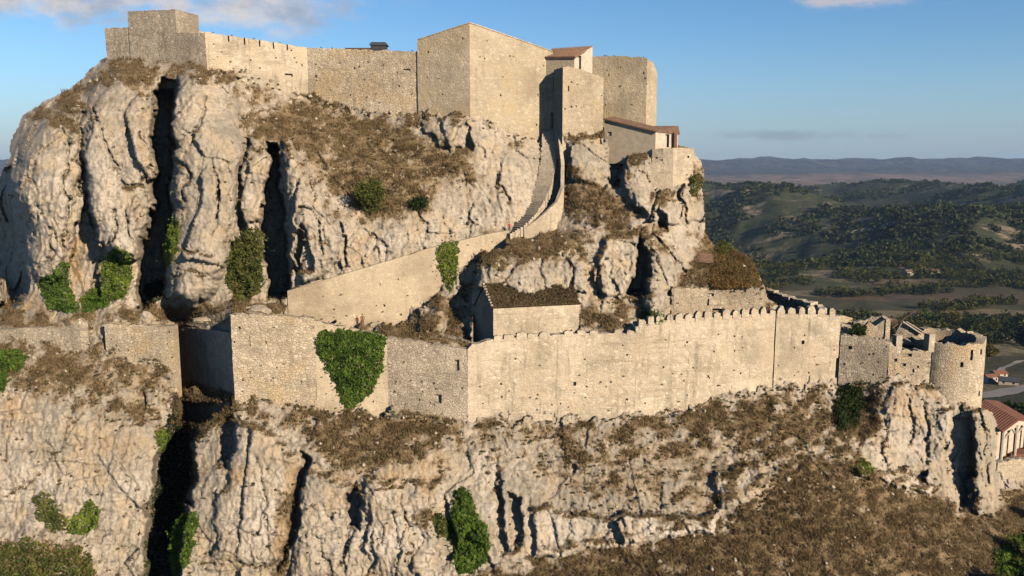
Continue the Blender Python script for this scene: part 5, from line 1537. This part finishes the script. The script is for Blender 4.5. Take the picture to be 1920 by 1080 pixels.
def tree(name, label, px, py, Y, h, r, mat, group=None, n=1500, ground_fn=True):
    c = V(px, py, Y)
    gz = float(land(np.array([c.x]), np.array([c.y]))[0])
    e = thing(name, (c.x, c.y, gz), label, 'tree', group)
    b = MB(); top = Vector((c.x, c.y, gz + h * .6))
    b.bar((c.x, c.y, gz - .5), top, .05 * h * .7, 7, .02 * h)
    for q in range(6):
        a = rng.uniform(0, 2 * PI); z = gz + h * rng.uniform(.3, .55)
        b.bar((c.x, c.y, z), (c.x + math.cos(a) * r * .7, c.y + math.sin(a) * r * .7, z + h * .22), .014 * h, 5, .005 * h)
    b.build('trunk', M['bark'], e)
    k = 14
    cen = rng.normal(size=(k, 3)); cen /= np.linalg.norm(cen, axis=1, keepdims=True); cen *= .6 * rng.uniform(.4, 1.1, (k, 1))
    w_ = rng.integers(0, k, n)
    d = rng.normal(size=(n, 3)); d /= np.linalg.norm(d, axis=1, keepdims=True)
    p = cen[w_] + d * .42 * rng.uniform(.4, 1.05, (n, 1))
    pt = np.array([c.x, c.y, gz + h * .62]) + p * np.array([r, r, h * .42])
    v, f = leaf_quads(pt, r * .09 * rng.uniform(.6, 1.3, n), .7)
    tone = np.clip(rng.uniform(0, .6, n) + rng.uniform(-.25, .4, k)[w_], 0, 1)
    mesh_obj('crown', v, f, mat, e, attrs={'tone': np.repeat(tone, 4)})
    return e


for k, (px, py, Y, h, r) in enumerate([(1946, 1075, 100, 6.5, 2.6), (2010, 1020, 104, 7.5, 3.0), (2085, 1060, 103, 8, 3.2), (1990, 1150, 97, 7.5, 3.0), (1925, 1180, 95, 9, 3.0), (1830, 1225, 92, 9, 2.8)]):
    gy_ = float(ground_Y(px, py)); c = V(px, py, gy_)
    e = thing('oak_tree', tuple(c), 'oak tree below the brown grass slope, at the bottom right photo edge', 'tree', 'oaks beside the grass slope')
    b_ = MB(); b_.bar(c - Vector((0, 0, .5)), c + Vector((.2, 0, h * .6)), .28, 7, .12)
    for q in range(5):
        a_ = rng.uniform(0, 2 * PI)
        b_.bar(c + Vector((.1, 0, h * .35)), c + Vector((math.cos(a_) * r * .7, math.sin(a_) * r * .7, h * .65)), .1, 5, .04)
    b_.build('trunk', M['bark'], e)
    n_ = 2200; kk = 16
    cen = rng.normal(size=(kk, 3)); cen /= np.linalg.norm(cen, axis=1, keepdims=True); cen *= .62 * rng.uniform(.4, 1.1, (kk, 1))
    w_ = rng.integers(0, kk, n_); dd = rng.normal(size=(n_, 3)); dd /= np.linalg.norm(dd, axis=1, keepdims=True)
    pt = np.array(c) + np.array([.1, 0, h * .66]) + (cen[w_] + dd * .38 * rng.uniform(.4, 1.05, (n_, 1))) * np.array([r, r, h * .38])
    v, f = leaf_quads(pt, .2 * rng.uniform(.6, 1.3, n_), .7)
    mesh_obj('crown', v, f, M['leaf_dark'], e, attrs={'tone': np.repeat(rng.uniform(0, .9, n_), 4)})


def gpt(px, py):
    """distance at which the line of sight through (px, py) meets the land"""
    Y = np.linspace(136, 3000, 6000)
    p = P(px, py, Y)
    d = p[:, 2] - land(p[:, 0], p[:, 1])
    i = np.argmax(d < 0)
    return float(Y[i])


tree('tree', 'round green tree with a lit yellow side just beyond the round tower', 1852, 676, gpt(1852, 676), 15, 9.0, M['leaf_autumn'], n=2000)
tree('tree', 'tall dark tree at the photo edge beside the brown field', 1922, 664, gpt(1920, 664), 24, 9.0, M['leaf_dark'], n=2000)
for k, (px, py, h, r) in enumerate([(1858, 800, 9, 6), (1880, 800, 10, 7), (1905, 805, 10, 7), (1935, 800, 11, 7), (1960, 800, 10, 7), (1895, 780, 10, 8), (1925, 775, 11, 8), (1868, 778, 9, 7)]):
    tree('tree', 'dark leafy tree in the shaded grove behind the red roofed porch house', px, py, 225 + 14 * (k % 3), h * .9, r, M['leaf_dark'], 'trees behind the porch house', n=900)
for k, (px, py) in enumerate([(1700, 606), (1742, 602), (1790, 606), (1822, 612), (1868, 616)]):
    tree('tree', ['yellowing poplar in the tree row nearest the tower', 'tall green poplar in the tree row above the broken shed', 'broad yellow tree in the row above the round tower', 'dark green tree in the row above the tower rim', 'pale green tree in the row near the photo edge'][k],
         px, py, gpt(px, py + 12), 15 + 2 * (k % 3), 7, [M['leaf_autumn'], M['leaf_green'], M['leaf_autumn'], M['leaf_dark'], M['leaf_olive']][k], 'trees in the valley row', n=900)

# ---------------------------------------------------------------- houses on the valley side
A_ = V(1911, 787, 178); Bk = V(1846, 749, 192); E_ = V(1880, 810, 171.5)
sl = E_ - A_
R_ = A_ + Vector((5.0, 2.5, sl.z * 1.4))
e = thing('porch_house', (A_.x, A_.y + 5, A_.z - 9), 'house with a red tiled roof and pale bracketed porch, right of the round tower', 'house')
rf = MB().slab([E_, A_, Bk, Bk + sl], .25).build('roof', M['tiles_red'], e)
MB().slab([A_, R_, R_ + (Bk - A_), Bk], .25).build('roof', M['tiles_red'], e)
b = MB()
for k in range(16):
    u = (k + .5) / 16
    b.bar((E_).lerp(Bk + sl, u) + Vector((0, 0, .05)), A_.lerp(Bk, u) + Vector((0, 0, .05)), .08, 5)
b.build('roof_tiles', M['tiles_red'], rf)
zb = A_.z - 8.4
fx = (E_.x, R_.x); dn = (Bk - A_).normalized()
ins = dn * 2.5
b = MB()
b.hexa([Vector((E_.x + .3, E_.y, zb)) + ins, Vector((R_.x - .3, R_.y, zb)) + ins, Vector((R_.x - .3, R_.y, zb)) + dn * 13, Vector((E_.x + .3, E_.y, zb)) + dn * 13,
        Vector((E_.x + .3, E_.y, E_.z - .35)) + ins, Vector((R_.x - .3, R_.y, E_.z - .35)) + ins, Vector((R_.x - .3, R_.y, E_.z - .35)) + dn * 13, Vector((E_.x + .3, E_.y, E_.z - .35)) + dn * 13])
b.build('wall', M['white_wall'], e)
b = MB()   # gable front with brackets of the porch
ft = dn * .4
g0, g1, g2 = E_ + ft + Vector((.2, 0, -.3)), A_ + ft + Vector((0, 0, -.35)), R_ + ft + Vector((-.2, 0, -.3))
b.add([g0, g1, g2, g0 + dn * .4, g1 + dn * .4, g2 + dn * .4], [(0, 2, 1), (3, 4, 5), (0, 1, 4, 3), (1, 2, 5, 4), (2, 0, 3, 5)])
b.build('gable', M['white_wall'], e)
for u in (.04, .5, .96):
    p = g0.lerp(g2, u) + dn * .2
    b = MB(); b.bar((p.x, p.y, zb + .4), (p.x, p.y, g0.z + .1), .38, 8, .42)
    for s_ in (-1, 1):
        if 0 <= u + s_ * .3 <= 1:
            b.bar((p.x, p.y, g0.z - 1.9), (p.x + s_ * 1.5, p.y, g0.z - .1), .3, 6, .2)
    b.build('porch_column', M['white_wall'], e)
b = MB(); b.box((A_.x, A_.y + 1.6, zb + .1), (abs(R_.x - E_.x) + 1, 4.4, .6), 0); b.build('porch_floor', M['tiles_red'], e)
b = MB(); b.box((A_.x, A_.y + 2.45 + ins.y - 2.5, zb + 2.2), (2.2, .12, 3.4)); b.build('door', M['wood'], e)


def house(label, px, py, w_, d_, h_, rz, wallm, roofm, rh=1.8, Y=None, name='village_house', cat='house', wins=2):
    Y = Y or gpt(px, py)
    c = V(px, py, Y)
    gz = float(land(np.array([c.x]), np.array([c.y]))[0])
    e = thing(name, (c.x, c.y, gz), label, cat)
    ca_, sa_ = math.cos(rz), math.sin(rz)
    T = lambda x, y, z: (c.x + x * ca_ - y * sa_, c.y + x * sa_ + y * ca_, gz + z)
    b = MB(); b.hexa([T(-w_ / 2, -d_ / 2, -2), T(w_ / 2, -d_ / 2, -2), T(w_ / 2, d_ / 2, -2), T(-w_ / 2, d_ / 2, -2), T(-w_ / 2, -d_ / 2, h_), T(w_ / 2, -d_ / 2, h_), T(w_ / 2, d_ / 2, h_), T(-w_ / 2, d_ / 2, h_)])
    b.add([T(-w_ / 2, -d_ / 2, h_), T(-w_ / 2, d_ / 2, h_), T(-w_ / 2, 0, h_ + rh), T(w_ / 2, -d_ / 2, h_), T(w_ / 2, d_ / 2, h_), T(w_ / 2, 0, h_ + rh)], [(0, 1, 2), (3, 5, 4)])
    b.build('wall', wallm, e)
    o_ = .4
    b = MB()
    b.slab([Vector(T(-w_ / 2 - o_, -d_ / 2 - o_, h_ - .1)), Vector(T(w_ / 2 + o_, -d_ / 2 - o_, h_ - .1)), Vector(T(w_ / 2 + o_, 0, h_ + rh + .12)), Vector(T(-w_ / 2 - o_, 0, h_ + rh + .12))], .2)
    b.slab([Vector(T(-w_ / 2 - o_, 0, h_ + rh + .12)), Vector(T(w_ / 2 + o_, 0, h_ + rh + .12)), Vector(T(w_ / 2 + o_, d_ / 2 + o_, h_ - .1)), Vector(T(-w_ / 2 - o_, d_ / 2 + o_, h_ - .1))], .2)
    b.build('roof', roofm, e)
    for k in range(wins):
        x = -w_ / 2 + w_ * (k + .5) / wins
        b = MB(); b.hexa([T(x - .5, -d_ / 2 - .05, h_ * .4), T(x + .5, -d_ / 2 - .05, h_ * .4), T(x + .5, -d_ / 2 + .1, h_ * .4), T(x - .5, -d_ / 2 + .1, h_ * .4),
                          T(x - .5, -d_ / 2 - .05, h_ * .4 + 1.4), T(x + .5, -d_ / 2 - .05, h_ * .4 + 1.4), T(x + .5, -d_ / 2 + .1, h_ * .4 + 1.4), T(x - .5, -d_ / 2 + .1, h_ * .4 + 1.4)])
        b.build('window', M['dark'], e)
    return e


house('pale village house with a reddish roof right behind the round tower', 1856, 716, 8, 5, 3.6, .25, M['white_wall'], M['tiles_red'], 1.2)
house('village building with a broad dark slate roof edged in white', 1890, 720, 10, 8, 2.6, -.5, M['white_wall'], M['slate'], 1.6)
house('low red roofed house among the trees by the slate roofed building', 1872, 706, 8, 6, 2.6, .1, M['white_wall'], M['tiles_red'], 1.4)
house('tiny farmhouse with a white end wall in the dark valley', 1702, 516, 14, 10, 6, .4, M['white_wall'], M['tiles'], 3)
house('long tiny white barn in the dark valley', 1746, 513, 24, 9, 5, .15, M['white_wall'], M['tiles'], 2.5, cat='barn', wins=3)
house('little white house among the poplars above the broken shed', 1745, 612, 8, 6, 3.5, .2, M['white_wall'], M['tiles'], 1.6)


def strip(name, label, pix, half, mat, lift=.35):
    pts = [V(x, y, gpt(x, y)) for x, y in pix]
    v = []; f = []
    N = 40 if lift < 1 else 200
    cl = [0]
    for a, b_ in zip(pts, pts[1:]):
        cl.append(cl[-1] + (b_ - a).length)
    for k in range(N + 1):
        s_ = cl[-1] * k / N
        x = np.interp(s_, cl, [p.x for p in pts]); y = np.interp(s_, cl, [p.y for p in pts])
        x2 = np.interp(min(cl[-1], s_ + 1), cl, [p.x for p in pts]) - np.interp(max(0, s_ - 1), cl, [p.x for p in pts])
        y2 = np.interp(min(cl[-1], s_ + 1), cl, [p.y for p in pts]) - np.interp(max(0, s_ - 1), cl, [p.y for p in pts])
        L = math.hypot(x2, y2) or 1
        for q in (-1, 1):
            xx = x - q * y2 / L * half; yy_ = y + q * x2 / L * half
            z = float(land(np.array([xx]), np.array([yy_]))[0])
            v.append((xx, yy_, z + lift)); 
    for k in range(N):
        f.append((2 * k, 2 * k + 2, 2 * k + 3, 2 * k + 1))
    o = mesh_obj(name, v, f, mat, None, origin=(0, 0, 0))
    return tag(o, label, 'road', kind='structure')


strip('road', 'pale village road behind the round tower', [(1800, 748), (1850, 742), (1890, 734), (1935, 726), (1990, 720)], 7, M['concrete'])
strip('track', 'pale dirt track climbing the dark hill ridge beyond the valley', [(1588, 442), (1620, 433), (1650, 428), (1678, 420)], 10, M['concrete'], 3.0)
strip('track', 'upper stretch of the pale track near the hill crest', [(1700, 408), (1736, 399), (1760, 392), (1802, 385)], 12, M['concrete'], 4.0)
strip('path', 'pale dirt track crossing the brown field', [(1850, 712), (1880, 690), (1910, 678), (1960, 672)], 2.2, M['concrete'])


# ---------------------------------------------------------------- people
def person(label, px, py, Y, hgt, shirt, trousers, hairc, turn=0.0, arm=.1):
    base = V(px, py, Y)
    s = hgt / 1.75
    e_v = [(0, 0, .95), (0, .0, 1.12), (0, .01, 1.36), (0, .0, 1.49), (0, -.02, 1.60), (0, -.015, 1.71)]
    r_ = [(.155, .11), (.14, .10), (.165, .105), (.055, .055), (.075, .09), (.06, .07)]
    ed = [(0, 1), (1, 2), (2, 3), (3, 4), (4, 5)]
    for sx_ in (-1, 1):
        b0 = len(e_v)
        e_v += [(sx_ * .1, 0, .88), (sx_ * .11, -.02 - sx_ * .03, .48), (sx_ * .115, .03 - sx_ * .04, .08), (sx_ * .125, -.11 - sx_ * .04, .04)]
        r_ += [(.09, .09), (.06, .06), (.042, .045), (.04, .03)]
        ed += [(0, b0), (b0, b0 + 1), (b0 + 1, b0 + 2), (b0 + 2, b0 + 3)]
        b1 = len(e_v)
        e_v += [(sx_ * .2, 0, 1.40), (sx_ * (.25 + arm * .4), -.02, 1.12), (sx_ * (.26 + arm * .6), -.10, .87), (sx_ * (.26 + arm * .6), -.13, .79)]
        r_ += [(.06, .06), (.043, .043), (.03, .03), (.04, .022)]
        ed += [(2, b1), (b1, b1 + 1), (b1 + 1, b1 + 2), (b1 + 2, b1 + 3)]
        hx, hy, hz_ = e_v[b1 + 3]
        for k in range(5):
            b2 = len(e_v)
            if k == 4:
                e_v += [(hx - sx_ * .035, hy - .03, hz_ + .01), (hx - sx_ * .045, hy - .05, hz_ - .03)]
            else:
                o_ = (k - 1.5) * .019
                e_v += [(hx, hy + o_, hz_ - .055 - .008 * (k in (1, 2))), (hx - sx_ * .015, hy + o_ - .004, hz_ - .09 - .012 * (k in (1, 2)))]
            r_ += [(.0095, .0095), (.008, .008)]
            ed += [(b1 + 3, b2), (b2, b2 + 1)]
    me = bpy.data.meshes.new('person')
    ca_, sa_ = math.cos(turn), math.sin(turn)
    me.from_pydata([((x * ca_ - y * sa_) * s, (x * sa_ + y * ca_) * s, z * s) for x, y, z in e_v], ed, [])
    me.update()
    m_, t = new_mat('clothes_' + label.split()[0])
    ob = t.n('ShaderNodeTexCoord').outputs['Object']
    sp = t.n('ShaderNodeSeparateXYZ'); t.l(ob, sp.inputs[0])
    z = t.m('DIVIDE', sp.outputs[2], s)
    c_ = t.mix(t.m('GREATER_THAN', z, .09), (.04, .03, .025), trousers)
    c_ = t.mix(t.m('GREATER_THAN', z, .96), c_, shirt)
    hand = t.m('MULTIPLY', t.m('LESS_THAN', z, .88), t.m('GREATER_THAN', t.m('ABSOLUTE', t.m('DIVIDE', sp.outputs[0], s)), .22))
    c_ = t.mix(t.m('MAXIMUM', t.m('GREATER_THAN', z, 1.46), hand), c_, (.45, .27, .18))
    finish(t, c_, .8)
    me.materials.append(m_)
    o = bpy.data.objects.new('person', me)
    o.location = base
    COL.objects.link(o)
    sk = o.modifiers.new('skin', 'SKIN')
    for i, sv in enumerate(me.skin_vertices[0].data):
        sv.radius = (r_[i][0] * s, r_[i][1] * s); sv.use_root = i == 0
    ss = o.modifiers.new('sub', 'SUBSURF'); ss.levels = 1; ss.render_levels = 1
    tag(o, label, 'person')
    hp = base + Vector((0, .01, 1.665)) * s
    v = []; f = []
    for j in range(7):
        th_ = PI * .62 * j / 6
        for i in range(12):
            ph = 2 * PI * i / 12
            v.append((hp.x + .092 * s * math.sin(th_) * math.cos(ph), hp.y + .105 * s * math.sin(th_) * math.sin(ph), hp.z + .115 * s * math.cos(th_)))
    for j in range(6):
        for i in range(12):
            f.append((j * 12 + i, (j + 1) * 12 + i, (j + 1) * 12 + (i + 1) % 12, j * 12 + (i + 1) % 12))
    mesh_obj('hair', v, f, plain('hair_' + label.split()[0], hairc, .7), o)
    return o


person('taller person in rusty brown clothes standing by the ramp wall above the ivy', 680, 612, 111.6, 1.8, (.22, .09, .05), (.15, .07, .045), (.04, .025, .015), .4)
person('shorter person in dark red standing left of the taller one by the ramp wall', 670, 613, 111.4, 1.62, (.2, .06, .045), (.12, .05, .04), (.05, .03, .02), -.5)
person('tiny person in red at the bottom of the stone steps', 955, 437, 126.2, 1.7, (.35, .04, .04), (.04, .04, .06), (.04, .025, .015), .2)

# ---------------------------------------------------------------- air
zb_, zt_ = -260.0, float(BZ.max()) + 40
hv_ = [(-22000, -60, zb_), (22000, -60, zb_), (22000, 18500, zb_), (-22000, 18500, zb_), (-22000, -60, zt_), (22000, -60, zt_), (22000, 18500, zt_), (-22000, 18500, zt_)]
m_ = bpy.data.materials.new('haze'); m_.use_nodes = True
t = NT(m_.node_tree)
pv = t.n('ShaderNodeVolumePrincipled')
pv.inputs['Color'].default_value = (.45, .66, .98, 1)
pv.inputs['Density'].default_value = 0.00003
pv.inputs['Anisotropy'].default_value = 0.0
o_ = t.n('ShaderNodeOutputMaterial'); t.l(pv.outputs[0], o_.inputs['Volume'])
hz = MB().hexa(hv_).build('haze', m_, None, origin=(0, 0, 0))
tag(hz, 'thin blue haze lying over the valley and far mountains', 'haze', kind='stuff')
